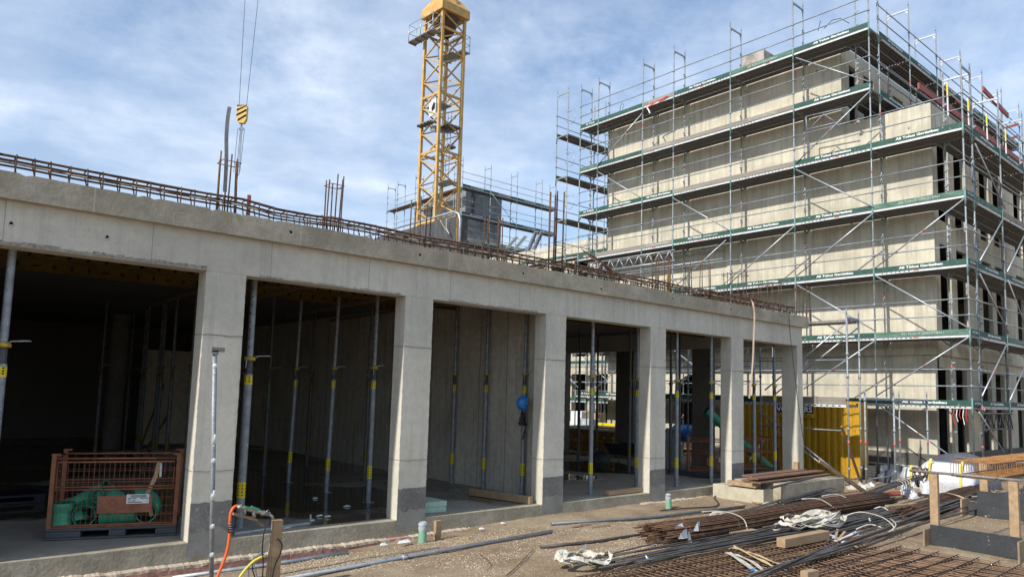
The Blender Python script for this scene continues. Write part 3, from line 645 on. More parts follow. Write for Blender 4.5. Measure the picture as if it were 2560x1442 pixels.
# corner terrace: parapet posts with red guard beam
for i, px in enumerate((2313, 2370, 2422, 2468, 2515)):
    pyb = (258, 302, 325, 352, 385)[i]; q = ony(px, pyb, BY+.1)
    if q.x > 24: 
        m_ = MB(); m_.box((q.x-.022, BY+.07, 11.3), (q.x+.022, BY+.11, 12.95), 0); m_.box((q.x-.024, BY+.068, 12.45), (q.x+.024, BY+.112, 12.8), 1)
        solo(m_, 'guard_post', [mat('white_post', (.65, .65, .60), .7), LABY], ('first', 'second', 'third', 'fourth', 'fifth')[i]+' white and yellow guard post from the corner on the terrace parapet', 'guard post', 'guard posts on the terrace')
m_ = MB(); a = ony(2296, 215, 9.0); b = ony(2580, 425, 9.0); m_.beam(a, b, .06, .22)
solo(m_, 'red_beam', REDB, 'long brick red formwork beam lying along the terrace behind the guard posts', 'beam')
m_ = MB(); a = ony(2457, 222, 7.3); b = ony(2520, 290, 7.3); m_.beam(a, b, .05, .17); solo(m_, 'red_plank', REDB, 'short dark red plank leaning across the top scaffold rails against the sky', 'plank')
for i, (p0, p1) in enumerate((((2508, 322), (2548, 310)), ((2520, 350), (2545, 340)))):
    m_ = MB(); m_.beam(ony(*p0, 9.9), ony(*p1, 9.9), .04, .12); solo(m_, 'orange_barrier_board', mat('orange_paint', (.75, .15, .05), .6), ('upper', 'lower')[i]+' orange barrier board at the right picture edge on the top scaffold', 'barrier board')
m_ = MB(); q = ony(2400, 248, 9.6); m_.box((q.x-.5, 9.6, q.z-.22), (q.x+.2, 9.63, q.z+.12)); solo(m_, 'orange_barrier', mat('orange_paint', (.75, .15, .05), .6), 'orange barrier panel behind the corner scaffold posts', 'barrier panel')
# ============================================================ scaffolding
def scaffold(name, label, P, posts, levels_of, ztop_of, texts, braces, base=0.0, skipdeck=(), zlev=None, rng=1, width=.73, bracket=True, inner=True, heads=True, group=None, ztop_frames=True, letter=True, lowest=1, tdir=None, depth_out=(0, 0, 0)):
    """P(a,d,z) maps along / depth / height to the world"""
    rr = random.Random(rng); t = thing(name, label, 'scaffolding', P(posts[0], 0, base), group)
    U = (P(1, 0, 0)-P(0, 0, 0)); W = (P(0, 1, 0)-P(0, 0, 0)); Z = Vector((0, 0, 1))
    zl = zlev or (lambda k: 2.2+2.0*(k-1))
    def has(i): return set(levels_of(i)) if 0 <= i < len(posts)-1 else set()
    for i, a in enumerate(posts):
        lv = has(i) | has(i-1); zt = ztop_of(i)
        for d in ((0, width) if inner else (0,)):
            m_ = MB(); m_.tube([P(a, d, base), P(a, d, zt)], .0245, 8, 0)
            m_.box(*[tuple(min(c) if j == 0 else max(c) for c in zip(P(a-.06, d-.06, base-.0), P(a+.06, d+.06, base+.01))) for j in (0, 1)], 0)
            for k in lv:
                z = zl(k)
                m_.tube([P(a, d, z-.35), P(a, d, z+.22)], .0262, 8, 1)                       # green painted frame joint
                for zz in (z+.55, z+1.02): m_.tube([P(a, d, zz-.035), P(a, d, zz+.035)], .038, 8, 0)
                if rr.random() < .22: zz = z+rr.uniform(-1.2, -.6); m_.tube([P(a, d, zz), P(a, d, zz+.09)], .0275, 8, 2)
                if d > 0:
                    for zz in (z+.62, z+1.08, z-.75): m_.beam(P(a, d-.02, zz), P(a, d-.09, zz), .03, .05, 0)
            m_.tube([P(a, d, zt), P(a, d, zt+.18)], .017, 6, 0)
            m_.build('standard', [GALVD, GREENST, REDP], t)
        if inner:
            for k in lv:
                z = zl(k)-.06; m_ = MB(); m_.beam(P(a, 0, z), P(a, width, z), .045, .05, 0)
                if bracket:
                    m_.beam(P(a, width, z), P(a, width+.30, z), .04, .04); m_.beam(P(a, width, z-.22), P(a, width+.22, z-.03), .03, .03)
                m_.beam(P(a, .03, z-.16), P(a, .14, z-.02), .02, .04); m_.beam(P(a, width-.03, z-.16), P(a, width-.14, z-.02), .02, .04)
                m_.build('transom', DARKST, t)
            if heads and ztop_frames:
                z = zt-.12; m_ = MB(); m_.beam(P(a, 0, z), P(a, width, z), .045, .05)
                for s_, e_ in ((0, .13), (width, width-.13)): m_.prism([P(a-.004, s_, z-.03), P(a-.004, e_, z-.03), P(a-.004, s_, z-.2)], U*.008)
                m_.build('head_transom', GALV, t)
    for i in range(len(posts)-1):
        a0, a1 = posts[i]+.03, posts[i+1]-.03; L = a1-a0
        for k in sorted(has(i)):
            z = zl(k)
            for zz in (z+.55, z+1.02):
                m_ = MB(); s_ = rr.uniform(-.012, .012); m_.tube([P(a0, -.01, zz), P(a1, -.01, zz+s_)], .0185, 6); m_.build('guard_rail', GALVD, t)
            if (i, k) not in skipdeck:
                m_ = MB(); edges = ((.035, .345), (.385, .695)) + (((width+.03, width+.29),) if bracket else ())
                for d0, d1 in edges:
                    m_.prism([P(a0, d0, z-.016), P(a0, d1, z-.016), P(a0, d1, z), P(a0, d0, z)], U*L, 0)
                    for dd in (d0, d0+(d1-d0)*.33, d0+(d1-d0)*.66, d1-.02): m_.prism([P(a0, dd, z-.07), P(a0, dd+.02, z-.07), P(a0, dd+.02, z-.016), P(a0, dd, z-.016)], U*L, 0)
                dk = m_.build('deck', DARKST, t)
                m_ = MB(); m_.prism([P(a0, .012, z-.075), P(a0, .033, z-.075), P(a0, .033, z+.0), P(a0, .012, z+.0)], U*L); sc = m_.build('deck_edge', EDGEM, dk)
                if rr.random() < .75:
                    m_ = MB(); s0 = rr.uniform(.0, .3); x = a0+.12+(L*.55 if rr.random() < .4 else 0)
                    while x < min(a1-.1, a0+L*(.6 if rr.random() < .0 else 1)):
                        w_ = .05 if rr.random() < .5 else .03
                        m_.add([P(x, .0105, z-.052), P(x+w_, .0105, z-.052), P(x+w_, .0105, z-.026), P(x, .0105, z-.026)], [(0, 1, 2, 3)]); x += .13
                    m_.build('deck_slot', SLOT, dk)
                if rr.random() < .45:
                    m_ = MB(); x = a0+L*rr.uniform(.3, .6); m_.add([P(x, .0095, z-.05), P(x+.14, .0095, z-.05), P(x+.14, .0095, z-.015), P(x, .0095, z-.015)], [(0, 1, 2, 3)]); m_.build('red_mark', REDP, dk)
            # toe board
            st = texts.get((i, k), 'b' if L > 1.4 and letter else ('s' if letter else '-'))
            mm = {'b': TOE, 's': TOE, '-': TOE, 'f': TOEW, 'g': TOEG, 'x': TOEG, 'c': TOE, 'w': TOEW, 'G': TOE}[st]
            m_ = MB(); m_.prism([P(a0-.015, -.012, z+.002), P(a0-.015, .010, z+.002), P(a0-.015, .010, z+.155), P(a0-.015, -.012, z+.155)], U*(L+.03)); tbd = m_.build('toe_board', mm, t)
            T = {'b': ('Ali Tokus Gerüstbau', 1.2, WHITE, .035), 's': ('Ali Tokus', .5, WHITE, .02), 'f': ('ALI TOKUS GERÜSTBAU', 1.15, FAINT, .0), 'x': ('ALI TOKUS GERÜSTBAU', 1.1, FAINT, .0), 'G': ('ALI TOKUS', .62, WHITE, .03), 'c': ('ALI TOKUS', .62, WHITE, .03)}.get(st)
            if T:
                td = Vector(tdir) if tdir else U; flip = (td.dot(U) < 0); tw = T[1]; mid = (a0+a1)/2+.05*(-1 if flip else 1)
                if L < 1.2: tw = min(tw, L*.6)
                s0 = mid+(tw/2 if flip else -tw/2)
                if st == 'G': s0 += (.32 if flip else -.32)
                q = P(s0, -.0145, z+.05); lettering('lettering', T[0], q, td, Z, .07, T[2], tbd, width=tw, bold=T[3])
                if st == 'G': q = P(s0+(-.7 if flip else .7), -.0145, z+.06); lettering('small_lettering', 'GERÜSTBAU GmbH', q, td, Z, .035, WHITE, tbd, width=.62, bold=.02)
    for (a0, z0, a1, z1) in braces:
        m_ = MB(); m_.tube([P(a0, -.04, z0), P(a1, -.04, z1)], .021, 7, 0); mid = .5+rr.uniform(-.2, .2)
        p0, p1 = P(a0, -.04, z0), P(a1, -.04, z1)
        if rr.random() < .5: m_.tube([p0.lerp(p1, mid), p0.lerp(p1, mid+.03)], .0225, 7, 1)
        m_.build('brace', [GALV, REDP], t)
    return t
# front face of the tall building
FP = lambda a, d, z: Vector((22.9+d, a, z))
YS = [6.97, 9.54, 12.1, 14.57, 17.14, 18.70, 21.20, 22.28]
txt = {(0, 5): 'b', (0, 4): 'f', (0, 3): 'b', (0, 2): 'f', (0, 1): 'b', (1, 7): 'b', (1, 6): 'b', (1, 5): 'b', (1, 4): 'b', (1, 3): 'b', (1, 2): 'b',
       (2, 7): 'f', (2, 6): 'x', (2, 5): 'g', (2, 4): 'b', (2, 3): 'b', (3, 7): 'b', (3, 6): 'g', (3, 5): 'g', (3, 4): 'G', (3, 3): 'b', (4, 7): 'x', (4, 6): 'x', (4, 5): 'b', (4, 4): 'x',
       (5, 7): '-', (5, 6): '-', (5, 5): 'b', (5, 4): 'g', (6, 7): 's', (6, 6): 'w', (6, 5): 'c', (6, 4): 's', (1, 1): '-'}
bpx = [((1493, 415), (1606, 283)), ((1495, 430), (1603, 495)), ((1682, 495), (1825, 577)), ((1990, 145), (2175, 205)), ((2175, 228), (1990, 408)), ((1990, 424), (2183, 518)), ((2183, 533), (1991, 690)),
       ((1994, 713), (2186, 826)), ((2410, 497), (2188, 670)), ((2190, 690), (2423, 820)), ((2421, 843), (2191, 989)), ((2195, 1011), (2388, 1148)), ((1990, 562), (1820, 712)), ((1815, 600), (1692, 712)), ((2185, 853), (2009, 972))]
br = []
for p0, p1 in bpx:
    a, b = onx(*p0, 22.86), onx(*p1, 22.86); br.append((a.y, a.z, b.y, b.z))
br += [(12.1, .3, 14.57, 2.1), (17.14, .3, 18.7, 2.1), (14.57, 2.4, 17.14, 4.1), (21.2, 2.4, 18.7, 4.1)]
front = scaffold('facade_scaffold', 'long facade scaffold with lettered green toe boards along the front of the tall concrete building', FP, YS,
    lambda i: range(1, 6) if i == 0 else range(1, 8), lambda i: 12.15 if i == 0 else 16.17, txt, br, tdir=(0, -1, 0), rng=3)
# side face, low part
SP = lambda a, d, z: Vector((a, 6.97+d, z))
def pxs(lst, Y): 
    o = []
    for p0, p1 in lst: a, b = ony(*p0, Y), ony(*p1, Y); o.append((a.x, a.z, b.x, b.z))
    return o
side_sc = scaffold('side_scaffold', 'scaffold along the shaded window side of the tall building, at the right picture edge', SP, [23.66, 26.23, 28.8, 31.37],
    lambda i: range(1, 6), lambda i: 12.15, {(0, 5): 'b', (0, 4): 'w', (0, 3): 'b', (0, 2): 'b', (0, 1): 'b', (1, 4): 'g', (1, 3): 'b', (1, 2): 'f'},
    pxs([((2438, 360), (2513, 522)), ((2450, 652), (2509, 545)), ((2450, 685), (2522, 832)), ((2518, 680), (2560, 590)), ((2455, 990), (2516, 862)), ((2520, 700), (2570, 830)), ((2525, 1000), (2560, 920)), ((2448, 1030), (2510, 1130))], 6.93), rng=5, tdir=(1, 0, 0))
# short corner boards between the two
m_ = MB()
cor = thing('corner_scaffold_bay', 'narrow corner bay of short boards joining the front and side scaffolds', 'scaffolding', (22.9, 6.97, 2))
for k in range(1, 6):
    z = 2.2+2*(k-1); b = MB().box((22.94, 6.945, z+.002), (23.62, 6.967, z+.155)).build('toe_board', TOE, cor); lettering('lettering', 'Ali Tokus', (23.02, 6.943, z+.055), (1, 0, 0), (0, 0, 1), .06, WHITE, b, width=.5)
    for zz in (z+.55, z+1.0): MB().tube([(22.9, 6.94, zz), (23.66, 6.94, zz)], .018, 6).build('guard_rail', GALVD, cor)
    MB().tube([(22.95, 6.99, z+1.05), (22.95, 6.99, z+.55), (23.0, 6.99, z+.45), (23.5, 6.99, z+.45), (23.6, 6.99, z+.55), (23.6, 6.99, z+1.05)], .012, 6).build('corner_guard', GALV, cor)
# upper side scaffold above the terrace
TP = lambda a, d, z: Vector((a, 9.56+d, z))
scaffold('upper_side_scaffold', 'upper scaffold run against the sky along the top storey side of the tall building', TP, [23.66, 26.23, 28.8, 31.37, 33.94, 36.51, 39.08],
    lambda i: (6, 7), lambda i: 16.17, {}, [], base=11.4, rng=8, tdir=(1, 0, 0), bracket=True)
m_ = MB(); 
# return scaffold at the far left end
RP = lambda a, d, z: Vector((a, 23.12+.7*(1-d/.73) if False else 23.82-d, z))
scaffold('end_scaffold', 'slim return scaffold standing free against the sky at the left end of the tall building', lambda a, d, z: Vector((a, 23.82-d, z)), [22.9, 25.47, 26.5],
    lambda i: (4, 5, 6, 7), lambda i: 16.3, {(0, 7): '-', (0, 6): '-', (0, 5): '-', (0, 4): '-'}, [], rng=12, tdir=(1, 0, 0), bracket=False)
for k in (5, 6, 7):
    z = 2.2+2*(k-1); m_ = MB(); y = 23.12
    m_.tube([(22.87, y, z+.98), (22.87, y-.45, z+1.02)], .014, 6); m_.tube([(22.87, y-.08, z+.98), (22.87, y-.1, z+.4), (22.87, y-.35, z+.38), (22.87, y-.5, z+.5), (22.87, y-.5, z+1.0)], .012, 6)
    solo(m_, 'guard_gate', GALV, ('lowest', 'middle', 'top')[k-5]+' small looped guard gate between the end scaffold and the facade scaffold', 'guard gate', 'looped guard gates')
# lattice girder bridging the lower left bays
def lattice(name, A, B, h, label, mt=GALV, n=9, cat='lattice girder'):
    A, B = Vector(A), Vector(B); t = thing(name, label, cat, A); up = Vector((0, 0, h))
    MB().tube([A+up, B+up], .024, 8).build('top_chord', mt, t); MB().tube([A, B], .024, 8).build('bottom_chord', mt, t)
    m_ = MB()
    for k in range(n):
        p = A.lerp(B, k/n); q = A.lerp(B, (k+.5)/n)+up; r_ = A.lerp(B, (k+1)/n); m_.tube([p, q], .016, 6); m_.tube([q, r_], .016, 6)
    m_.build('web_diagonal', mt, t); return t
lattice('lattice_girder', (22.84, 21.6, 7.50), (22.84, 17.0, 7.50), .42, 'silver lattice girder under the scaffold decks above the bent mesh piece')
lattice('lattice_girder', (23.68, 21.6, 7.50), (23.68, 15.4, 7.50), .42, 'second silver lattice girder hidden half behind the first, beside the wall')
lattice('lattice_girder', (23.7, 6.93, 1.55), (26.3, 6.93, 1.55), .45, 'dark lattice girder under the lowest side deck with red and white tape on it', mat('dark_girder', (.09, .09, .095), .6, .3), 6)
m_ = MB()
for k in range(5):
    x = 22.85+.02*(k % 2); y = 7.42-.08*k; m_.ribbon([(x, y, 2.1), (x-.02, y+.02, 1.92), (x+.01, y-.01, 1.68+.08*(k % 3))], .018, .003, k % 2, nrm=[(-1, 0, 0)]*3)
solo(m_, 'barrier_tape', [TAPE, WHITE], 'bunch of red and white tape hanging under the lowest corner deck', 'barrier tape')
m_ = MB(); q = ony(2455, 1012, 6.9); 
for k in range(5): m_.ribbon([q, q+Vector((-.12+.07*k, -.02, -.05-.03*k)), q+Vector((-.22+.12*k, -.03, -.16+.02*k))], .05, .003, k % 2, nrm=[(0, -1, 0)]*3)
solo(m_, 'barrier_tape', [TAPE, WHITE], 'knotted red and white tape on the lowest side toe board', 'barrier tape')
m_ = MB(); q = onx(1622, 268, 22.85)
m_.ribbon([q+Vector((0, .1, 0)), q+Vector((-.02, -.5, .12)), q+Vector((0, -.95, .2))], .05, .003, 0, nrm=[(-1, 0, 0)]*3); m_.ribbon([q+Vector((0, .1, 0)), q+Vector((-.02, 0, -.12)), q+Vector((0, -.06, -.28))], .05, .003, 1, nrm=[(-1, 0, 0)]*3)
solo(m_, 'barrier_tape', [TAPE, WHITE], 'loose red and white tape tied to the top deck left of centre', 'barrier tape')
# cantilevered truss bracket at the step in the building
m_ = MB(); a, b = onx(2015, 292, 22.95), onx(2120, 268, 22.95); c, d = onx(2017, 324, 22.95), onx(2098, 305, 22.95)
m_.tube([a, b], .02, 6); m_.tube([c, d], .02, 6); m_.tube([a, c], .02, 6); m_.tube([onx(2024, 322, 22.95), onx(2055, 290, 22.95)], .014, 5); m_.tube([onx(2058, 285, 22.95), onx(2088, 305, 22.95)], .014, 5)
solo(m_, 'truss_piece', GALVD, 'short truss piece hanging under the sixth deck near the step of the building', 'truss')
# access tower between the buildings
def tower(name, label, x0, x1, y0, y1, zt, deckz, braces=()):
    t = thing(name, label, 'scaffold tower', (x0, y0, 0))
    for x in (x0, x1):
        for y in (y0, y1):
            m_ = MB(); m_.tube([(x, y, -.02), (x, y, zt)], .0255, 8, 0); m_.tube([(x, y, zt), (x, y, zt+.16)], .017, 6, 0); m_.box((x-.07, y-.07, -.03), (x+.07, y+.07, .01)); m_.tube([(x, y, 1.1), (x, y, 1.2)], .028, 8, 1)
            for z in (.45, 1.5, 2.3, 2.9, 3.5): 
                if z < zt: m_.tube([(x, y, z-.04), (x, y, z+.04)], .038, 8)
            m_.build('standard', [GALVD, REDP], t)
    for y in (y0, y1):
        m_ = MB(); m_.beam((x0, y, zt-.1), (x1, y, zt-.1), .045, .06)
        for s_, e_ in ((x0, x0+.14), (x1, x1-.14)): m_.prism([(s_, y-.004, zt-.12), (e_, y-.004, zt-.12), (s_, y-.004, zt-.34)], (0, .008, 0))
        m_.tube([(x0, y, .18), (x1, y, .18)], .02, 6); m_.build('frame_head', GALVD, t)
    for z in deckz:
        for x in (x0+.05, (x0+x1)/2+.02): MB().box((x, y0+.03, z-.07), (x+(x1-x0)/2-.08, y1-.03, z)).build('deck', DARKST, t)
    for a, b in braces: MB().tube([a, b], .021, 7).build('brace', GALV, t)
    return t
tw = tower('access_tower', 'open scaffold tower with a top deck between the two buildings, beside the yellow container', 19.58, 20.31, 8.9, 11.47, 4.58, (4.45,),
    [((19.54, 8.95, 4.3), (19.54, 11.3, 2.5)), ((19.54, 11.3, .35+1.2), (19.54, 8.95, .1)), ((20.3, 8.87, 4.3), (20.3, 11.4, 2.4))])
m_ = MB(); m_.tube([(19.55, 8.9, 1.45), (19.55, 11.4, 1.45)], .018, 6); m_.tube([(19.55, 8.9, 3.35), (19.55, 13.6, 3.35)], .018, 6); m_.tube([(19.55, 8.9, 3.0), (19.55, 13.6, 3.0)], .018, 6); m_.tube([(19.55, 14.0, 4.0), (19.55, 14.0, 0)], .0245, 8); m_.build('ledger', GALVD, tw)
gt = tower('stair_frame', 'low scaffold frame standing between the yellow container and the tall building', 20.05, 22.3, 7.92, 8.66, 2.42, (), [])
wl = thing('walkway_scaffold', 'low walkway with perforated steel edge and grey wooden toe board above the yellow container', 'scaffolding', (19.6, 8.9, 2.0))
for (y0, y1) in ((8.95, 11.45), (11.5, 14.0), (14.05, 16.6)):
    MB().box((19.62, y0, 2.08), (20.3, y1, 2.145)).build('deck', DARKST, wl); MB().box((19.585, y0, 2.07), (19.615, y1, 2.15)).build('deck_edge', EDGEM, wl)
    m_ = MB(); y = y0+.15
    while y < y1-.1: m_.add([(19.583, y, 2.095), (19.583, y+.06, 2.095), (19.583, y+.06, 2.125), (19.583, y, 2.125)], [(0, 1, 2, 3)]); y += .17
    m_.build('deck_slot', SLOT, wl)
b = MB().box((19.575, 8.95, 2.152), (19.60, 11.4, 2.34)).build('toe_board', TOEG, wl)
b = MB().box((19.575, 11.5, 2.152), (19.60, 16.6, 2.31)).build('toe_board', TOE, wl)
lettering('lettering', 'Ali Tokus Gerüstbau', (19.572, 14.6, 2.20), (0, -1, 0), (0, 0, 1), .062, WHITE, b, width=1.16)
lettering('lettering', 'Ali Tokus Gerüstbau', (19.572, 16.55, 2.20), (0, -1, 0), (0, 0, 1), .062, WHITE, b, width=1.16)
for y in (11.47, 14.02, 16.6): MB().tube([(19.58, y, 0), (19.58, y, 4.0)], .0245, 8).build('standard', GALVD, wl); MB().tube([(20.31, y, 0), (20.31, y, 2.2)], .0245, 8).build('standard', GALVD, wl)
MB().tube([(19.55, 14.0, 2.5), (19.55, 11.5, 4.0)], .021, 7).build('brace', GALV, wl); MB().tube([(19.55, 11.5, 1.9), (19.55, 9.0, .2)], .021, 7).build('brace', GALV, wl)
for z in (2.75, 3.2): MB().tube([(19.56, 11.5, z), (19.56, 16.6, z)], .018, 6).build('guard_rail', GALVD, wl)
# ============================================================ yellow container
cx0, cy0, cy1, ch = 21.4, 9.39, 14.04, 2.24
ct = thing('site_container', 'yellow corrugated steel container with a black and white sign under the scaffold', 'container', (cx0, cy0, 0))
m_ = MB(); prof = []; y = cy0+.14; k = 0; X = 21.40
while y < cy1-.14:
    prof += [(X+.0, y), (X+.0, y+.07), (X+.036, y+.10), (X+.036, y+.17)]; y += .20
V = []
for (x_, y_) in prof: V += [(x_, y_, .16), (x_, y_, ch-.14)]
m_.add(V, [(2*i, 2*i+1, 2*i+3, 2*i+2) for i in range(len(prof)-1)])
m_.box((X+.04, cy0+.05, .1), (X+.62, cy1-.05, ch-.03)); m_.build('corrugated_wall', CONT, ct)
m_ = MB(); m_.box((X-.02, cy0, 0), (X+.08, cy0+.13, ch)); m_.box((X-.02, cy1-.13, 0), (X+.08, cy1, ch)); m_.box((X-.018, cy0+.131, ch-.135), (X+.08, cy1-.131, ch-.001)); m_.box((X-.018, cy0+.131, .02), (X+.08, cy1-.131, .155)); m_.box((X-.016, 10.45, .156), (X+.05, 10.60, ch-.137)); m_.build('frame', CONT, ct)
m_ = MB()
for y in (cy0+.065, cy1-.065, 10.52): n = 12; m_.add([(X-.0215, y+.035*math.cos(6.283*k/n), ch-.08+.025*math.sin(6.283*k/n)) for k in range(n)], [list(range(n))])
m_.build('lifting_hole', SLOT, ct)
sy0, sy1 = 10.73, 12.02
sg = MB().box((X-.045, sy0, 1.72), (X-.03, sy1, 2.09)).build('sign_board', mat('sign_yellow', (.70, .42, .03), .5), ct)
MB().box((X-.049, sy0+.02, 1.835), (X-.0455, sy1-.02, 2.08)).build('sign_field', SLOT, sg)
lettering('sign_lettering', 'VOLLMERS', (X-.052, sy1-.06, 1.875), (0, -1, 0), (0, 0, 1), .165, WHITE, sg, width=sy1-sy0-.12, bold=.03)
lettering('sign_small_lettering', 'Kompetent am Bau', (X-.052, sy1-.10, 1.757), (0, -1, 0), (0, 0, 1), .055, SLOT, sg, width=sy1-sy0-.2, bold=.02)
for i, (px, py, l) in enumerate(((1900, 997, .22), (1917, 994, .16), (1925, 996, .14), (1948, 995, .3))):
    q = onx(px, py, 21.6); m_ = MB(); m_.box((21.5, q.y-l/2, ch+.001), (21.8, q.y+l/2, ch+.10)); solo(m_, 'foam_piece', (mat('peach_foam', (.75, .5, .4), .9), mat('pale_pink_foam', (.75, .58, .60), .9), mat('pale_pink_foam', (.75, .58, .60), .9), TOEG)[i], ('peach', 'pale pink left', 'pale pink right', 'grey')[i]+' offcut lying on the roof of the yellow container', 'offcut', 'offcuts on the container roof', bevel=.02)
m_ = MB(); a = onx(2000, 990, 21.6); pts = []
for k in range(15): pts.append((21.75, a.y-k*.06, ch+.02+.09*math.sin(math.pi*k/14)))
m_.tube(pts, .02, 6); solo(m_, 'roof_hose', CABLE, 'dark bent hose lying on the roof of the yellow container', 'hose')
# ============================================================ crane
ca = thing('tower_crane_mast', 'yellow lattice tower crane mast rising behind the roof', 'tower crane', (24.12, 35.6, 0))
th0 = R(3); s = 1.74; e1 = Vector((math.cos(th0), math.sin(th0), 0)); e2 = Vector((-math.sin(th0), math.cos(th0), 0)); C0 = Vector((24.2, 35.55, 0))
legs = [C0, C0+e1*s, C0+e1*s+e2*s, C0+e2*s]; ZT = 26.1
for l in legs: MB().beam(l+Vector((0, 0, 0)), l+Vector((0, 0, ZT)), .17, .17, up=e1).build('mast_leg', YEL, ca)
h = .83
for f in range(4):
    A, B = legs[f], legs[(f+1) % 4]; m_ = MB(); z = 4.0; k = f % 2
    while z < ZT-.1:
        p, q = (A, B) if k % 2 == 0 else (B, A); m_.beam(p+Vector((0, 0, z)), q+Vector((0, 0, min(z+h, ZT))), .075, .075); z += h; k += 1
    m_.build('lacing', YEL, ca)
    m_ = MB()
    for z in (8.0, 12.4, 16.8, 20.4, 24.6): m_.beam(A+Vector((0, 0, z)), B+Vector((0, 0, z)), .09, .14)
    m_.build('cross_frame', YEL, ca)
mid = (legs[0]+legs[2])/2
for i, z in enumerate((10.2, 15.1, 19.8, 23.3)):
    m_ = MB(); o_ = e1*.45 if i % 2 else e1*(-.3); c_ = mid+o_+Vector((0, 0, z))
    m_.add([c_+e1*a+e2*b for a, b in ((-.4, -.7), (.5, -.7), (.5, .7), (-.4, .7))]+[c_+e1*a+e2*b+Vector((0, 0, .05)) for a, b in ((-.4, -.7), (.5, -.7), (.5, .7), (-.4, .7))], [(3, 2, 1, 0), (4, 5, 6, 7), (0, 1, 5, 4), (1, 2, 6, 5), (2, 3, 7, 6), (3, 0, 4, 7)]); m_.build('landing', GALVD, ca)
lad = MB()
for i in range(4):
    za = 6+4.6*i; a = mid+e1*.55+e2*(.45 if i % 2 else -.2)+Vector((0, 0, za)); b = a+Vector((0, 0, 4.5))-e1*.45*(1 if i % 2 else -.2)
    lad.tube([a, b], .02, 5); lad.tube([a+e2*.35, b+e2*.35], .02, 5)
    for k in range(16): p = a.lerp(b, k/16); lad.tube([p, p+e2*.35], .012, 4)
    for k in range(3, 16, 3): p = a.lerp(b, k/16); lad.tube([p, p+e1*.35, p+e1*.35+e2*.35, p+e2*.35], .012, 4)
lad.build('ladder', GALV, ca)
# climbing platforms: top ones and middle wings
def platform(c, u, v, L, Wd, rail=True):
    m_ = MB(); c = Vector(c); P4 = [c, c+u*L, c+u*L+v*Wd, c+v*Wd]
    m_.add([p for p in P4]+[p+Vector((0, 0, .05)) for p in P4], [(3, 2, 1, 0), (4, 5, 6, 7), (0, 1, 5, 4), (1, 2, 6, 5), (2, 3, 7, 6), (3, 0, 4, 7)])
    pl = m_.build('platform', mat('platform_grating', (.30, .33, .36), .6, .3, (.2, .22, .24), 20), ca)
    m_ = MB()
    for k in range(5): m_.beam(c+u*L*k/4+Vector((0, 0, -.04)), c+u*L*k/4+v*Wd+Vector((0, 0, -.04)), .05, .08)
    m_.build('platform_bearer', DARKST, pl)
    if rail:
        m_ = MB()
        for p in P4+[c+u*L*.5]: m_.tube([p, p+Vector((0, 0, 1.1))], .022, 6)
        for z in (.55, 1.1): m_.tube([p+Vector((0, 0, z)) for p in P4]+[P4[0]+Vector((0, 0, z))], .02, 5)
        m_.build('platform_rail', GALV, pl)
platform(legs[0]+e1*-.75+Vector((0, 0, 24.15)), e2, e1, 2.5, .6)
platform(legs[1]+e1*.15+e2*.3+Vector((0, 0, 23.8)), e2, e1, 1.9, .6)
for c_, u_, v_, L_, W_ in ((legs[3]-e1*.45-e2*1.4, e2, e1, 1.3, .5), (legs[1]-e2*.1-e1*1.2, e1, e2, 1.1, .8), (legs[1]+e2*1.2+e1*.0, e1, e2, .6, .5)):
    platform(c_+Vector((0, 0, 18.55 if L_ > 1 else 17.8)), u_, v_, L_, W_, False)
m_ = MB(); m_.beam(mid-e1*.9-e2*.3+Vector((0, 0, 18.2)), mid+e1*.9+e2*.2+Vector((0, 0, 18.7)), .35, .35); m_.build('climbing_beam', GALVD, ca)
m_ = MB(); q = legs[0]+e1*.05+e2*.75; m_.box((q.x-.02, q.y-.35, 19.1), (q.x+.06, q.y+.35, 20.1)); sp = m_.build('white_plate', PAPER, ca)
m_ = MB(); m_.prism([(q.x-.025, q.y-.30, 19.45), (q.x-.025, q.y+.05, 19.35), (q.x-.025, q.y+.1, 19.6), (q.x-.025, q.y-.1, 19.9), (q.x-.025, q.y-.3, 19.85)], (.004, 0, 0)); m_.build('black_emblem', SLOT, sp)
# slewing part
m_ = MB(); m_.lathe(mid+Vector((0, 0, ZT)), [(1.05, 0), (1.05, .25), (.98, .3), (.98, .55)], 24); m_.build('slewing_ring', YEL, ca)
m_ = MB(); q = [mid+e1*a+e2*b for a, b in ((-1.1, -1.1), (1.1, -1.1), (1.1, 1.1), (-1.1, 1.1))]; q2 = [mid+e1*a+e2*b for a, b in ((-.7, -.7), (.7, -.7), (.7, .7), (-.7, .7))]
m_.add([p+Vector((0, 0, ZT-.45)) for p in q]+[p+Vector((0, 0, ZT+.1)) for p in q]+[p+Vector((0, 0, ZT+.75)) for p in q2], [(3, 2, 1, 0), (0, 1, 5, 4), (1, 2, 6, 5), (2, 3, 7, 6), (3, 0, 4, 7), (4, 5, 9, 8), (5, 6, 10, 9), (6, 7, 11, 10), (7, 4, 8, 11), (8, 9, 10, 11)]); m_.build('turntable', YEL, ca)
m_ = MB(); m_.lathe(mid+Vector((0, 0, ZT-1.7)), [(.2, 0), (.55, .3), (.9, 1.2)], 16); m_.build('slewing_gear', mat('dark_gear', (.10, .06, .03), .6), ca)
m_ = MB(); m_.lathe(mid+Vector((0, 0, ZT+.75)), [(.62, 0), (.55, 2.6)], 12); m_.build('tower_head', YEL, ca)
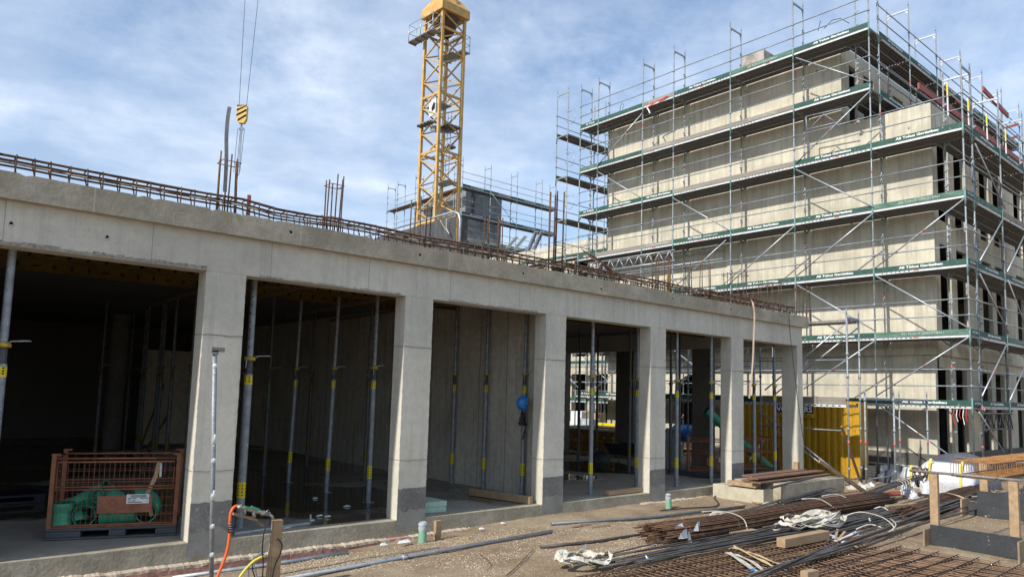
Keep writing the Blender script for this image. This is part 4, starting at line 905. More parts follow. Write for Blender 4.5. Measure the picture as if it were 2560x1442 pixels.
# hook
hk = thing('crane_hook_block', 'black and yellow striped crane hook block hanging on two ropes', 'crane hook', (11.5, 33.05, 12.2)); H0 = Vector((11.52, 33.05, 14.35))
vx = Vector((math.cos(YAW), -math.sin(YAW), 0)); vz = Vector((0, 0, 1)); vd = Vector((math.sin(YAW), math.cos(YAW), 0))
def pl(pts, th, mt, name, off=0): 
    m_ = MB(); m_.prism([H0+vx*a+vz*b-vd*(th/2+off) for a, b in pts], vd*th); return m_.build(name, mt, hk)
shape = [(-.22, .10), (-.12, -.08), (.12, -.08), (.22, .10), (.235, .70), (.2, .78), (-.2, .78), (-.235, .70)]
body = pl(shape, .22, mat('hook_yellow', (.72, .45, .10), .5), 'block_body')
m_ = MB()
for k in range(4):
    b0 = -.02+k*.24; q = [(-.225, b0), (.225, b0+.26), (.225, b0+.37), (-.225, b0+.11)]
    q = [(a, min(.77, max(-.05, b))) for a, b in q]
    m_.prism([H0+vx*a*(1 if b > .1 else .7)+vz*b-vd*.114 for a, b in q], vd*.003)
m_.build('black_stripe', SLOT, body)
m_ = MB(); pts = []
for k in range(12): an = R(-60+k*25); pts.append(H0+vx*.09*math.cos(an)+vz*(-.33+.09*math.sin(an)))
m_.tube([H0+vz*-.05, H0+vz*-.22], .035, 8); m_.tube(pts, .026, 8); m_.build('hook', GALVD, hk)
m_ = MB(); m_.tube([H0+vx*-.17+vz*.7, H0+vx*-.32+vz*14], .011, 5); m_.tube([H0+vx*.17+vz*.7, H0+vx*.72+vz*14], .011, 5); m_.build('hoist_rope', CABLE, hk)
m_ = MB()
for a, b, zz in ((-.04, -.10, -2.6), (.0, -.03, -2.9), (.04, .04, -2.5), (-.16, -.22, -2.4), (.15, .10, -1.5)): m_.tube([H0+vx*a+vz*-.3, H0+vx*b+vz*zz], .012, 5)
m_.tube([H0+vx*.10+vz*-1.5, H0+vx*.07+vz*-2.3, H0+vx*-.03+vz*-2.65, H0+vx*-.1+vz*-2.3], .012, 5); m_.build('sling', mat('grey_sling', (.05, .055, .06), .7), hk)
# ============================================================ formwork core block and far wing
D = 52
def at(px, py, d): v = ray(px, py); k = d/math.hypot(v.x, v.y); return Vector((0, 0, CAMZ))+v*k
Cc = at(1165, 470, D); z1 = Cc.z; bx1 = ony(1255, 490, Cc.y).x
m_ = MB(); core = thing('grey_formwork_core', 'grey formwork block of a stair core wrapped in scaffolding behind the crane', 'formwork', (Cc.x, Cc.y, 0))
zb = at(1165, 595, D).z; zb2 = at(1165, 618, D).z
m_.box((Cc.x, Cc.y, zb), (bx1, Cc.y+5.5, z1)); m_.build('formwork_panel', GREYB, core)
m_ = MB(); m_.box((Cc.x-.15, Cc.y-.15, z1-.001), (bx1+.1, Cc.y+.25, z1+.12)); m_.box((Cc.x+.6, Cc.y-.2, zb+1.6), (Cc.x+.75, Cc.y-.02, z1)); m_.build('formwork_rib', mat('formwork_rib_grey', (.10, .11, .12), .6, .2), core)
m_ = MB(); m_.box((Cc.x-.4, Cc.y-.4, 0), (bx1+2.5, Cc.y+9, zb-.002)); m_.build('core_base', BLD, core)
zl2 = lambda k: {1: zb-.95, 2: (zb+z1)/2-.55, 3: z1-.55}[k]
zk = z1-.35
zl2 = lambda k: zk-2.0*(3-k)
X0 = Cc.x-1.25; Y0 = Cc.y-1.25
scaffold('core_scaffold', 'front scaffold run around the grey formwork core, right of the crane', lambda a, d, z: Vector((a, Y0+d, z)), [X0, X0+2.57, X0+5.14, X0+7.7, X0+9.2], lambda i: (1, 2, 3), lambda i: zk+2.0, {}, [(X0+2.6, zk, X0+5.1, zk-2)], base=zk-5.5, zlev=zl2, rng=21, bracket=False, tdir=(1, 0, 0))
scaffold('core_scaffold', 'left scaffold run around the grey formwork core, seen behind the crane foot', lambda a, d, z: Vector((X0-d+.73, a, z)), [Y0+1.0, Y0+3.57, Y0+6.1, Y0+8.7, Y0+10.2], lambda i: (1, 2, 3), lambda i: zk+2.0, {}, [], base=zk-5.5, zlev=zl2, rng=22, bracket=False, tdir=(0, -1, 0))
for i, (px0, py0, px1, py1) in enumerate(((1310, 645, 1338, 578), (1322, 645, 1353, 578), (1265, 620, 1290, 592), (1285, 622, 1312, 590))):
    m_ = MB(); a, b = at(px0, py0, 46), at(px1, py1, 46); m_.beam(a, b, .12 if i > 1 else .35, .1); m_.beam(a+Vector((.1, -.1, 0)), b+Vector((.1, -.1, 0)), .04, .12, 0)
    solo(m_, 'leaning_formwork_panel', GALVD if i > 1 else GREYB, ('left wide', 'right wide', 'left thin', 'right thin')[i]+' leaning panel on the roof between the core and the tall building', 'formwork panel', 'leaning panels on the roof')
# rear wing
wg = thing('rear_wing_building', 'low pale concrete wing with dark window openings behind the scaffold, far centre', 'building', (30, 22, 0))
wt = onx(1500, 592, 30).z; 
m_ = MB(); m_.box((30, 21.8, wt-1.15), (30.3, 52, wt)); m_.box((30.001, 21.8, 3.4), (30.3, 52, 4.4)); m_.box((30.001, 21.8, wt-3.6-1.4), (30.3, 52, wt-3.6)); m_.build('front_wall', BLD, wg)
m_ = MB(); y = 21.9
while y < 52: m_.box((30.002, y, 0), (30.29, y+.75, wt-1.152)); y += 1.9
m_.build('pier', BLD, wg)
m_ = MB(); m_.box((31.2, 21.8, 0), (31.3, 52, wt)); m_.box((30.3, 21.8, wt-.5), (40, 52, wt-.3)); m_.build('dark_interior', SLOT, wg)  # black-coloured sheet behind the openings stands in for the rooms' shade
scaffold('wing_scaffold', 'bright scaffold seen through the open bays in front of the rear wing', lambda a, d, z: Vector((28.6+d, a, z)), [24.5, 27.07, 29.64, 32.2, 34.8, 37.4, 40.0], lambda i: (1, 2, 3, 4, 5), lambda i: 10.9, {}, [(24.5+2.57*k, 2.2*j, 27.07+2.57*k, 2.2*j+2.0) for k in range(4) for j in range(1, 4)], zlev=lambda k: 1.9+2.0*(k-1), rng=30, bracket=False, letter=False)
# ============================================================ mesh crates with drain pipes
def crate(name, label, org, ux, L, Wd, H, group=None, plate=True, base_pallet=True, split=.52):
    """wire mesh box pallet: org = near left bottom corner, ux along the long side"""
    ux = Vector(ux).normalized(); uy = Vector((-ux.y, ux.x, 0)); uz = Vector((0, 0, 1)); O = Vector(org)
    t = thing(name, label, 'mesh crate', org, group); Pq = lambda a, b, c: O+ux*a+uy*b+uz*c
    for a in (0, L):
        for b in (0, Wd): m_ = MB(); m_.beam(Pq(a, b, .0), Pq(a, b, H), .05, .05, up=ux); m_.beam(Pq(a-.03 if a == 0 else a-.07, b, H+.003), Pq(a+.07 if a == 0 else a+.03, b, H+.003), .06, .02); m_.build('corner_post', BASKET, t)
    m_ = MB()
    for z in (.03, H-.05):
        for a0, b0, a1, b1 in ((0, 0, L, 0), (L, 0, L, Wd), (L, Wd, 0, Wd), (0, Wd, 0, 0)): m_.tube([Pq(a0, b0, z), Pq(a1, b1, z)], .014, 6)
    for b in (-.03, Wd): m_.tube([Pq(.03, b, H*split), Pq(L-.03, b, H*split)], .012, 6); m_.tube([Pq(.03, b, H*split+.035), Pq(L-.03, b, H*split+.035)], .012, 6)
    m_.tube([Pq(.05, -.03, H*split), Pq(.05, -.03, H-.09), Pq(L-.05, -.03, H-.09), Pq(L-.05, -.03, H*split)], .012, 6); m_.build('frame_tube', BASKET, t)
    def net(A, B, z0, z1, nm, n_=1):
        A, B = Vector(A), Vector(B); m_ = MB(); n = int((B-A).length/.056/n_)
        for k in range(1, n): p = A.lerp(B, k/n); m_.beam(p+uz*z0, p+uz*z1, .0034, .0034)
        nz = max(1, int((z1-z0)/.09/n_))
        for k in range(nz+1): z = z0+(z1-z0)*k/nz; m_.beam(A+uz*z, B+uz*z, .0034, .0034)
        m_.build(nm, BASKET, t)
    zz = Vector((0, 0, 0))
    net(Pq(0, -.005, 0), Pq(L, -.005, 0), .03, H*split, 'wire_mesh'); net(Pq(.05, -.03, 0), Pq(L-.05, -.03, 0), H*split+.03, H-.1, 'wire_mesh')
    net(Pq(0, Wd, 0), Pq(L, Wd, 0), .03, H-.05, 'wire_mesh', 2); net(Pq(0, 0, 0), Pq(0, Wd, 0), .03, H-.05, 'wire_mesh', 1.6); net(Pq(L, 0, 0), Pq(L, Wd, 0), .03, H-.05, 'wire_mesh', 1.6)
    MB().box((0, 0, 0), (.001, .001, .001))
    m_ = MB(); m_.prism([Pq(0, 0, .0), Pq(L, 0, .0), Pq(L, Wd, .0), Pq(0, Wd, .0)], uz*.02); m_.build('crate_floor', BASKET, t)
    if plate:
        m_ = MB(); m_.prism([Pq(L*.36, -.025, H*.19), Pq(L*.80, -.025, H*.19), Pq(L*.80, -.025, H*.43), Pq(L*.36, -.025, H*.43)], uy*.008); pp = m_.build('sign_plate', BASKET, t)
        m_ = MB(); m_.prism([Pq(L*.59, -.030, H*.315), Pq(L*.775, -.030, H*.315), Pq(L*.775, -.030, H*.445), Pq(L*.59, -.030, H*.445)], uy*.003); pl_ = m_.build('paper_label', PAPER, pp)
        m_ = MB(); x = L*.625; rr_ = random.Random(4)
        while x < L*.75: w_ = rr_.uniform(.002, .007); m_.prism([Pq(x, -.0315, H*.40), Pq(x+w_, -.0315, H*.40), Pq(x+w_, -.0315, H*.435), Pq(x, -.0315, H*.435)], uy*.0008); x += w_+rr_.uniform(.003, .006)
        for (a0, a1, c) in ((.605, .63, .385), (.605, .625, .365), (.64, .67, .38), (.64, .665, .35), (.70, .77, .385), (.605, .72, .33)): m_.prism([Pq(L*a0, -.0315, H*c), Pq(L*a1, -.0315, H*c), Pq(L*a1, -.0315, H*c+.008), Pq(L*a0, -.0315, H*c+.008)], uy*.0008)
        m_.build('label_print', SLOT, pl_)
        m_ = MB(); n = 20; c_ = Pq(L*.485, -.0265, H*.325)
        for r_ in (.045, .032): m_.tube([c_+ux*r_*math.cos(6.283*k/n)+uz*r_*math.sin(6.283*k/n) for k in range(n+1)], .002, 4)
        m_.build('embossed_ring', BASKET, pp)
    return t, Pq
fl = .2
pA, pB = onz(110, 1352, .2), onz(440, 1338, .2)
ux = (pB-pA); ux.z = 0; Lp = ux.length; uxn = ux.normalized(); uyn = Vector((-uxn.y, uxn.x, 0))
# black plastic pallet under the front crate
pal = thing('plastic_pallet', 'dark grey plastic pallet under the orange mesh crate, with two hand holes', 'pallet', tuple(pA))
def Pp(a, b, c): return pA+uxn*a+uyn*b+Vector((0, 0, c))
L2 = Lp+.0; prof = [(0, 0), (L2, 0), (L2, .14), (0, .14)]
m_ = MB()
def slab(a0, a1, b0, b1, c0, c1): m_.prism([Pp(a0, b0, c0), Pp(a1, b0, c0), Pp(a1, b0, c1), Pp(a0, b0, c1)], uyn*(b1-b0))
slab(0, L2, 0, .8, .105, .14); slab(0, L2, 0, .1, 0, .03); slab(0, L2, .7, .8, 0, .03)
for a0, a1 in ((0, .26*L2), (.47*L2, .60*L2), (.83*L2, L2)): slab(a0, a1, 0, .8, .03, .105)
m_.build('pallet_body', PALP, pal, bevel=.01)
cr, Pq = crate('mesh_crate', 'orange brown wire mesh crate full of green pipe bends, standing before the first bay', tuple(Pp(.03, .03, .142)), uxn, Lp-.06, .76, .92, 'orange mesh crates')
# pipes inside the front crate
def pipe(pts, r, label, socket=True, n=20, wall=.008, cat='drain pipe', mt=PIPEG, group='green drain pipes in the front crate'):
    m_ = MB(); pts = [Vector(p) for p in pts]; m_.tube(pts, r, n, 0, caps=False)
    m_.tube(pts, r-wall, n, 1, caps=False)
    m_.tube([pts[-1], pts[-1]-(pts[-1]-pts[-2]).normalized()*.001], [r, r-wall], n, 0, caps=False); m_.tube([pts[0], pts[0]+(pts[1]-pts[0]).normalized()*.001], [r, r-wall], n, 0, caps=False)
    if socket:
        d = (pts[0]-pts[1]).normalized(); a = pts[0]
        m_.tube([a, a-d*.02, a-d*.09, a-d*.11], [r+.012, r+.014, r+.014, r], n, 0, caps=False)
        e = pts[-1]; d2 = (pts[-1]-pts[-2]).normalized(); m_.tube([e, e-d2*.015, e-d2*.03], [r+.010, r+.012, r], n, 0, caps=False)
    return solo(m_, 'drain_pipe', [mt, mat('pipe_inside', (.02, .10, .06), .6)], label, cat, group)  # inside wall darkened: shade of the open mouths put into its colour
def C3(a, b, c): return Pq(a, b, c)
def bend(c, a0, a1, R0, plane, r, label, n=9):
    pts = []
    for k in range(n):
        an = R(a0+(a1-a0)*k/(n-1)); pts.append(C3(*c)+plane[0]*R0*math.cos(an)+plane[1]*R0*math.sin(an))
    return pipe(pts, r, label)
uz = Vector((0, 0, 1))
pipe([C3(.10, .16, .30), C3(.10, .16, .03)], .135, 'green pipe socket standing upright at the left end of the crate')
pipe([C3(.12, .42, .16), C3(.36, .38, .30), C3(.60, .26, .44)], .125, 'long green pipe lying slanted on top, highest pipe in the crate')
bend((.42, .16, .07), 200, 110, .14, (uxn*1.0-uyn*.5, uyn*.3+uz*.9), .12, 'green pipe bend with its open end facing the camera, low in the crate')
pipe([C3(.37, .04, .145), C3(.37, .14, .15), C3(.40, .27, .17)], .135, 'short green pipe with pale open mouth facing forward')
pipe([C3(.44, .34, .34), C3(.50, .14, .37)], .085, 'short branch of green pipe with a round dark mouth near the top of the pile')
pipe([C3(1.06, .30, .15), C3(1.08, .10, .15), C3(1.09, .03, .15)], .12, 'green pipe with a round mouth at the lower right of the crate')
bend((.62, .34, .16), 160, 20, .16, (uxn, uz), .115, 'green pipe bend arching in the middle behind the brown plate')
pipe([C3(.52, .2, .12), C3(.95, .25, .12)], .12, 'green pipe lying flat behind the brown plate')
bend((1.00, .34, .20), 120, -40, .12, (uxn, uz*.9+uyn*.3), .125, 'green pipe bend at the right end of the crate')
pipe([C3(.9, .45, .13), C3(1.15, .5, .16)], .10, 'green pipe piece at the back right of the crate')
m_ = MB(); m_.ribbon([C3(1.20, .1, .82), C3(1.16, .12, .6), C3(1.08, .1, .40), C3(1.13, .14, .2), C3(1.15, .12, .1)], .05, .006, nrm=[-uyn]*5)
solo(m_, 'webbing_strap', CLOTHY, 'beige webbing strap hanging inside the right end of the front crate', 'strap')
m_ = MB(); m_.ribbon([C3(1.22, .05, .80), C3(1.225, .04, .62)], .03, .004, nrm=[-uyn]*2); solo(m_, 'paper_tag', PAPER, 'small white paper tag on the right post of the front crate', 'tag')
# black pallet lying deep left
q = onz(20, 1250, .2)
m_ = MB(); m_.box((q.x-1.3, q.y-.5, .2), (q.x+.45, q.y+.35, .235)); m_.box((q.x-1.3, q.y-.5, .30), (q.x+.45, q.y+.35, .34))
for a in (-1.3, -.5, .3): m_.box((q.x+a, q.y-.48, .235), (q.x+a+.15, q.y+.33, .30))
solo(m_, 'dark_pallet', mat('navy_black_plastic', (.012, .015, .03), .5), 'black pallet lying in the dark at the left edge behind the crate', 'pallet', bevel=.005)
m_ = MB()
for k in range(4): a = onz(270+k*22, 1130-k*2, .3); m_.beam(a, a+Vector((.5, -.1, .02*k)), .1, .03)
solo(m_, 'timber_offcuts', TIMB, 'pale timber offcuts lying behind the front crate in the dark', 'timber')
m_ = MB(); a = onz(350, 1120, .2); m_.beam(a, ony(410, 960, a.y+1), .03, .08); m_.beam(a+Vector((.2, 0, 0)), ony(425, 1030, a.y+1), .03, .08); solo(m_, 'leaning_lath', TIMBD, 'pair of wooden laths leaning in the dark of the first bay', 'lath')
# crates at the far end of the hall with a long green pipe
q = onz(1722, 1190, .2); crate('mesh_crate', 'rusty mesh crate in the open hall left of the fifth pillar', (q.x, q.y, .33), (.62, -.78, 0), 1.25, .8, .86, 'orange mesh crates', True)
q2 = onz(1850, 1196, .2); crate('mesh_crate', 'rusty mesh crate in the open hall right of the fifth pillar, before the container', (17.55, 10.95, .33), (.90, -.43, 0), 1.25, .8, .9, 'orange mesh crates', False)
for x_, y_ in ((q.x, q.y), (17.55, 10.95)):
    m_ = MB(); m_.box((x_+.05, y_-.6, .2), (x_+1.0, y_+.5, .32)); solo(m_, 'dark_pallet', PALP, 'dark pallet under the rusty crate '+('left' if y_ > 11 else 'right')+' of the fifth pillar', 'pallet', bevel=.01)
a = ony(1766, 1025, 12.2); b = ony(1925, 1170, 11.2)
pipe([a, b], .125, 'long dark green pipe sticking slanted out of the far mesh crates', False, group=None)
m_ = MB(); a = ony(1872, 1150, 11.3); b = ony(1905, 1112, 11.3); m_.tube([a, b], .04, 8); m_.tube([a+Vector((.3, 0, .2)), b+Vector((.1, 0, .15))], .035, 8); solo(m_, 'grey_pipe_piece', GALV, 'grey pipe pieces in the crate before the yellow container', 'pipe')
m_ = MB(); q = onx(1830, 1160, 17.3); m_.box((17.28, 11.65, .55), (17.30, 11.80, .72)); 
# ============================================================ things seen beyond the open hall
sk = thing('concrete_skip', 'rusty yellow and white skip tub standing beyond the reflecting puddle', 'skip', (19.6, 18.3, 0))
m_ = MB(); B4 = [(19.7, 17.4), (21.0, 17.4), (21.0, 19.6), (19.7, 19.6)]; T4 = [(19.35, 16.9), (21.4, 16.9), (21.4, 20.2), (19.35, 20.2)]
m_.add([(x_, y_, .12) for x_, y_ in B4]+[(x_, y_, .98) for x_, y_ in T4], [(3, 2, 1, 0), (0, 1, 5, 4), (1, 2, 6, 5), (2, 3, 7, 6), (3, 0, 4, 7)])
m_.build('tub', mat('rusty_skip_yellow', (.50, .30, .08), .7, 0, (.30, .15, .05), 3, 7, 0, spots=(.6, .58, .5), spot_scale=5, spot_thr=.6), sk)
m_ = MB(); T5 = [(x_, y_, .985) for x_, y_ in T4]; m_.tube(T5+[T5[0]], .04, 6); m_.build('rim', mat('worn_white_paint', (.62, .60, .54), .7), sk)
wb = thing('wheelbarrow', 'dark wheelbarrow parked by the first end pillar beside the puddle', 'wheelbarrow', (16.6, 13.9, .2))
o = Vector((16.7, 14.2, .2)); m_ = MB(); m_.add([o+Vector(v) for v in ((-.25, -.45, .30), (.25, -.45, .30), (.25, .35, .30), (-.25, .35, .30), (-.36, -.75, .62), (.36, -.75, .62), (.36, .5, .62), (-.36, .5, .62))], [(3, 2, 1, 0), (0, 1, 5, 4), (1, 2, 6, 5), (2, 3, 7, 6), (3, 0, 4, 7)]); m_.build('tray', BLACKP, wb)
m_ = MB()
for s_ in (-.2, .2): m_.tube([o+Vector((s_*1.6, 1.1, .55)), o+Vector((s_, .3, .28)), o+Vector((s_*.5, -.8, .2))], .018, 6); m_.tube([o+Vector((s_, .35, .28)), o+Vector((s_, .4, .0))], .018, 6)
m_.build('handle_frame', DARKST, wb); m_ = MB(); m_.lathe(o+Vector((-.05, -.82, .2)), [(.0, 0), (.2, 0), (.2, .08), (0, .08)], 16, axis=(1, 0, 0)); m_.build('wheel', BLACK, wb)
def lump(c, sx, sy, sz, name, mt, label, cat, seed=1, nseg=18, rough=.18, flat=False):
    m_ = MB(); V = []; F = []; nl = 9
    for i in range(nl+1):
        ph = math.pi/2*i/nl
        for k in range(nseg):
            an = 2*math.pi*k/nseg; d = 1+rough*mnoise.noise((math.cos(an)*1.6+seed, math.sin(an)*1.6, ph*2))+rough*.5*mnoise.noise((math.cos(an)*5+seed, math.sin(an)*5, ph*5))
            V.append((c[0]+sx*math.cos(an)*math.cos(ph)**(.5 if flat else .8)*d, c[1]+sy*math.sin(an)*math.cos(ph)**(.5 if flat else .8)*d, c[2]+sz*math.sin(ph)*d))
    for i in range(nl):
        for k in range(nseg): k2 = (k+1) % nseg; F.append((i*nseg+k, i*nseg+k2, (i+1)*nseg+k2, (i+1)*nseg+k))
    m_.add(V, F, 0, True); return solo(m_, name, mt, label, cat)
lump((16.9, 15.3, .2), .25, .32, .33, 'cement_sack', DKPROP, 'crumpled grey sack leaning by the black wheelbarrow', 'sack', 2)
lump((19.9, 15.0, 0), .4, .5, 1.1, 'grey_tarp_heap', GREYP, 'grey tarpaulin heap beyond the hall, left of the blue drum', 'tarpaulin', 5, rough=.3)
m_ = MB(); q = onx(1717, 1082, 21.0); m_.lathe((21.0, q.y+.45, q.z-.02), [(.0, 0), (.3, 0), (.3, .45), (.31, .47), (.3, .5), (.3, .95), (0, .95)], 20, axis=(0, -1, 0)); solo(m_, 'blue_drum', BLUE, 'blue plastic drum with a pale band lying beyond the hall', 'drum')
m_ = MB(); q = onx(1590, 1060, 21.5); m_.lathe((21.5, q.y+.3, q.z-.1), [(.0, 0), (.28, 0), (.28, .6), (0, .6)], 18, axis=(0, -1, 0)); solo(m_, 'blue_drum', BLUE, 'blue drum glimpsed between the props beyond the puddle bay', 'drum')
m_ = MB(); q = onx(1517, 1060, 23.6); m_.box((23.55, q.y-.5, q.z-.07), (23.7, q.y+.5, q.z+.05)); m_.box((23.56, q.y-.5, q.z-.20), (23.7, q.y+.5, q.z-.072), 1); solo(m_, 'yellow_barrier_beam', [LABY, BLACK], 'yellow and black barrier beam under the arch beyond the hall', 'barrier')
for i, (px, py, dx) in enumerate(((1440, 1040, 26), (1458, 1060, 25), (1475, 1045, 26.5), (1432, 1075, 24.5))):
    q = onx(px, py, dx); m_ = MB(); hh = max(.4, q.z+.25); m_.box((dx, q.y-.4, 0), (dx+.8, q.y+.5, hh*.5)); m_.box((dx+.02, q.y-.35, hh*.5+.02), (dx+.8, q.y+.4, hh))
    solo(m_, 'wrapped_pallet_load', (PAPER, GREYP, TIMB, PAPER)[i], ('white', 'grey', 'brown', 'low white')[i]+' wrapped pallet load standing beyond the skip', 'pallet load', 'pallet loads beyond the hall', bevel=.02)
m_ = MB(); q = onx(1940, 1150, 19.2); 
# ============================================================ objects on the sill and slab
def block(name, a, b, wd, ht, mt, label, cat, group=None, roll=0, bevel=.004):
    m_ = MB(); a, b = Vector(a), Vector(b); m_.beam(a, b, wd, ht, roll=roll); return solo(m_, name, mt, label, cat, group, bevel)
a, b = onz(1176, 1228, .27), onz(1328, 1250, .27); block('timber_beam', a, b, .10, .13, TIMB, 'squared timber lying on the slab in the third bay, one end on the sill', 'timber')
a, b = onz(1517, 1232, .26), onz(1600, 1222, .26); block('timber_beam', a, b, .10, .09, TIMB, 'short timber lying on the sill in front of the puddle bay', 'timber')
q = onz(1090, 1284, .2)
for i, (z0, z1, dx) in enumerate(((.2, .285, 0), (.288, .375, .01))):
    m_ = MB(); P0 = onz(1072, 1283, .2); m_.box((P0.x-.30+dx, P0.y+.03, z0), (P0.x+.37+dx, P0.y+.55, z1)); solo(m_, 'insulation_board', MINT, ('lower', 'upper')[i]+' mint green insulation board on the slab beside the second pillar', 'insulation board', 'two mint green insulation boards', bevel=.005)
# blue helmet, gloves and strap on the prop
hx, hy, hz = 9.50, 10.60, 0
q = ony(1311, 1008, 10.52)
m_ = MB(); V = []; F = []; nl, ns = 8, 22
ax = Vector((-.93, .22, .16)).normalized(); s1 = ax.cross(Vector((0, 0, 1))).normalized(); s2 = s1.cross(ax)
for i in range(nl+1):
    ph = math.pi/2*i/nl
    for k in range(ns):
        an = 2*math.pi*k/ns; rr_ = math.cos(ph); V.append(q+s1*.115*rr_*math.cos(an)+s2*.145*rr_*math.sin(an)+ax*.17*math.sin(ph)**.9)
for i in range(nl):
    for k in range(ns): k2 = (k+1) % ns; F.append((i*ns+k, i*ns+k2, (i+1)*ns+k2, (i+1)*ns+k))
m_.add(V, F, 0, True); he = thing('hard_hat', 'blue hard hat hanging on the prop before the third pillar', 'hard hat', tuple(q)); m_.build('shell', BLUE, he)
m_ = MB(); br_ = []
for k in range(ns): an = 2*math.pi*k/ns; br_.append(q+s1*.118*math.cos(an)+s2*(.152 if math.sin(an) > -.2 else .175)*math.sin(an))
m_.tube(br_+[br_[0]], .007, 6); m_.tube([q+s2*-.13, q+s2*-.08+ax*.155, q+ax*.175, q+s2*.08+ax*.155], .008, 6); m_.build('brim', BLUE, he)
lump((q.x-.06, q.y-.02, q.z-.42), .065, .05, .22, 'work_glove', BLACK, 'black work gloves and pouch hanging below the blue hard hat', 'gloves', 7, rough=.5)
m_ = MB(); m_.ribbon([q+Vector((-.02, -.03, -.33)), q+Vector((-.05, -.03, -.36)), q+Vector((.03, -.03, -.40))], .05, .03); m_.tube([q+Vector((.03, 0, -.1)), q+Vector((.04, 0, -.45))], .005, 5); m_.beam(q+Vector((.0, -.02, -.52)), q+Vector((-.035, -.03, -.68)), .028, .012); solo(m_, 'tool_strap', BLACK, 'black strap with a loose end hanging under the gloves on the prop', 'strap')
# litter on the slab
for i, (px, py) in enumerate(((788, 1246), (868, 1266), (820, 1292), (800, 1290), (1420, 1252), (718, 1321))):
    q = onz(px, py, .205); m_ = MB(); r0 = random.Random(i)
    m_.add([q+Vector((r0.uniform(-.08, -.04), r0.uniform(-.03, .03), 0)), q+Vector((r0.uniform(.03, .07), r0.uniform(-.04, 0), .01)), q+Vector((r0.uniform(.03, .06), .03, .02)), q+Vector((-.03, .03, .02)), q+Vector((0, .0, .03))], [(0, 1, 4), (1, 2, 4), (2, 3, 4), (3, 0, 4)])
    solo(m_, 'crumpled_film', (PAPER, PAPER, PAPER, PAPER, DARKST, PAPER)[i], ('white crumpled film in the second bay, farthest left', 'white crumpled film near the middle prop foot', 'white scrap near the sill of the second bay', 'tiny white scrap left of the one near the sill', 'small dark metal piece on the sill by the third pillar', 'small white scrap before the lying square bar')[i], 'litter')
a, b = onz(585, 1333, .225), onz(775, 1306, .225); m_ = MB(); m_.beam(a, b, .035, .035); m_.beam(b+Vector((0, 0, 0)), b+Vector((0, .0, .12)), .02, .03); m_.tube([b+Vector((-.02, -.03, .03)), b+Vector((.05, -.03, .04))], .025, 6); solo(m_, 'square_bar', GALV, 'galvanised square bar with an upturned end lying along the sill of the second bay', 'bar')
# ============================================================ in front of the building
a = onz(528, 1462, 0); top = ony(537, 880, a.y+.03); ur = thing('upright_tube', 'tall paint-spattered galvanised tube with a flat head standing before the first pillar', 'tube', tuple(a))
m_ = MB(); m_.tube([a, a.lerp(top, .5), top], .025, 10); m_.build('tube', GALVD, ur); m_ = MB(); m_.beam(top+Vector((-.045, 0, .03)), top+Vector((.10, 0, .03)), .06, .05); m_.beam(top+Vector((0, 0, -.03)), top+Vector((0, 0, .02)), .07, .06); m_.build('flat_head', DARKST, ur)
m_ = MB()
for t_ in (.12, .24, .36, .37, .52, .60, .93): p = a.lerp(top, t_); m_.tube([p, p+Vector((0, 0, .05+.06*(t_ in (.36, .60))))], .0262, 8)
m_.build('paint_spatter', WHITE, ur)
# stake with water manifold and hoses
b0 = onz(683, 1470, 0); stk = thing('wooden_stake', 'split wooden stake in the foreground carrying the water tap', 'stake', tuple(b0))
tp = ony(681, 1300, b0.y); hh = tp.z
m_ = MB(); m_.box((b0.x-.05, b0.y-.035, -.05), (b0.x+.055, b0.y+.03, hh)); m_.build('post', TIMB, stk)
m_ = MB()
for k, (dx, hz_) in enumerate(((-.075, .86), (-.095, .72), (-.11, .66))): m_.prism([(b0.x+dx, b0.y-.03+k*.012, -.02), (b0.x+dx+.022, b0.y-.03+k*.012, -.02), (b0.x-.052, b0.y-.03+k*.012, hh*hz_+.1), (b0.x-.064, b0.y-.03+k*.012, hh*hz_+.1)], (0, .014, 0))
m_.build('splinter', TIMB, stk)
Ym = b0.y-.05
def Q(px, py, dy=0): return ony(px, py, Ym+dy)
tapt = thing('water_tap_manifold', 'brass and green water tap manifold resting on the foreground stake', 'tap', tuple(Q(640, 1278)))
m_ = MB(); m_.tube([Q(594, 1265), Q(612, 1270), Q(640, 1277), Q(672, 1284)], .022, 8); m_.tube([Q(612, 1268), Q(612, 1285)], .016, 8); m_.tube([Q(634, 1275), Q(634, 1295)], .018, 8); m_.tube([Q(640, 1285), Q(636, 1292), Q(628, 1290)], .008, 6); m_.tube([Q(598, 1262), Q(600, 1270)], .03, 8); m_.tube([Q(655, 1278), Q(658, 1286)], .03, 8)
m_.tube([Q(672, 1284), Q(680, 1290), Q(683, 1298)], .016, 8); m_.tube([Q(664, 1280), Q(670, 1274), Q(676, 1280), Q(668, 1286)], .006, 5); m_.build('brass_fitting', mat('dull_chrome', (.55, .52, .46), .35, .8, (.35, .33, .29), 30), tapt)
m_ = MB(); m_.beam(Q(612, 1266, -.03), Q(626, 1269, -.03), .02, .022); m_.beam(Q(628, 1266, -.03), Q(648, 1274, -.03), .02, .026); m_.build('green_lever', mat('green_lever_paint', (.08, .34, .22), .4), tapt)
m_ = MB(); m_.beam(Q(584, 1284, .03), Q(640, 1298, .03), .10, .025); m_.beam(Q(636, 1298, .05), Q(655, 1312, .05), .08, .03); solo(m_, 'scrap_board', TIMBD, 'small dirty board under the water tap', 'board')
pts = [Q(594, 1263), Q(584, 1268), Q(577, 1282), Q(575, 1300), Q(574, 1320), Q(573, 1345), Q(569, 1370), Q(562, 1395), Q(552, 1420), Q(540, 1450), Q(530, 1475, -.05)]
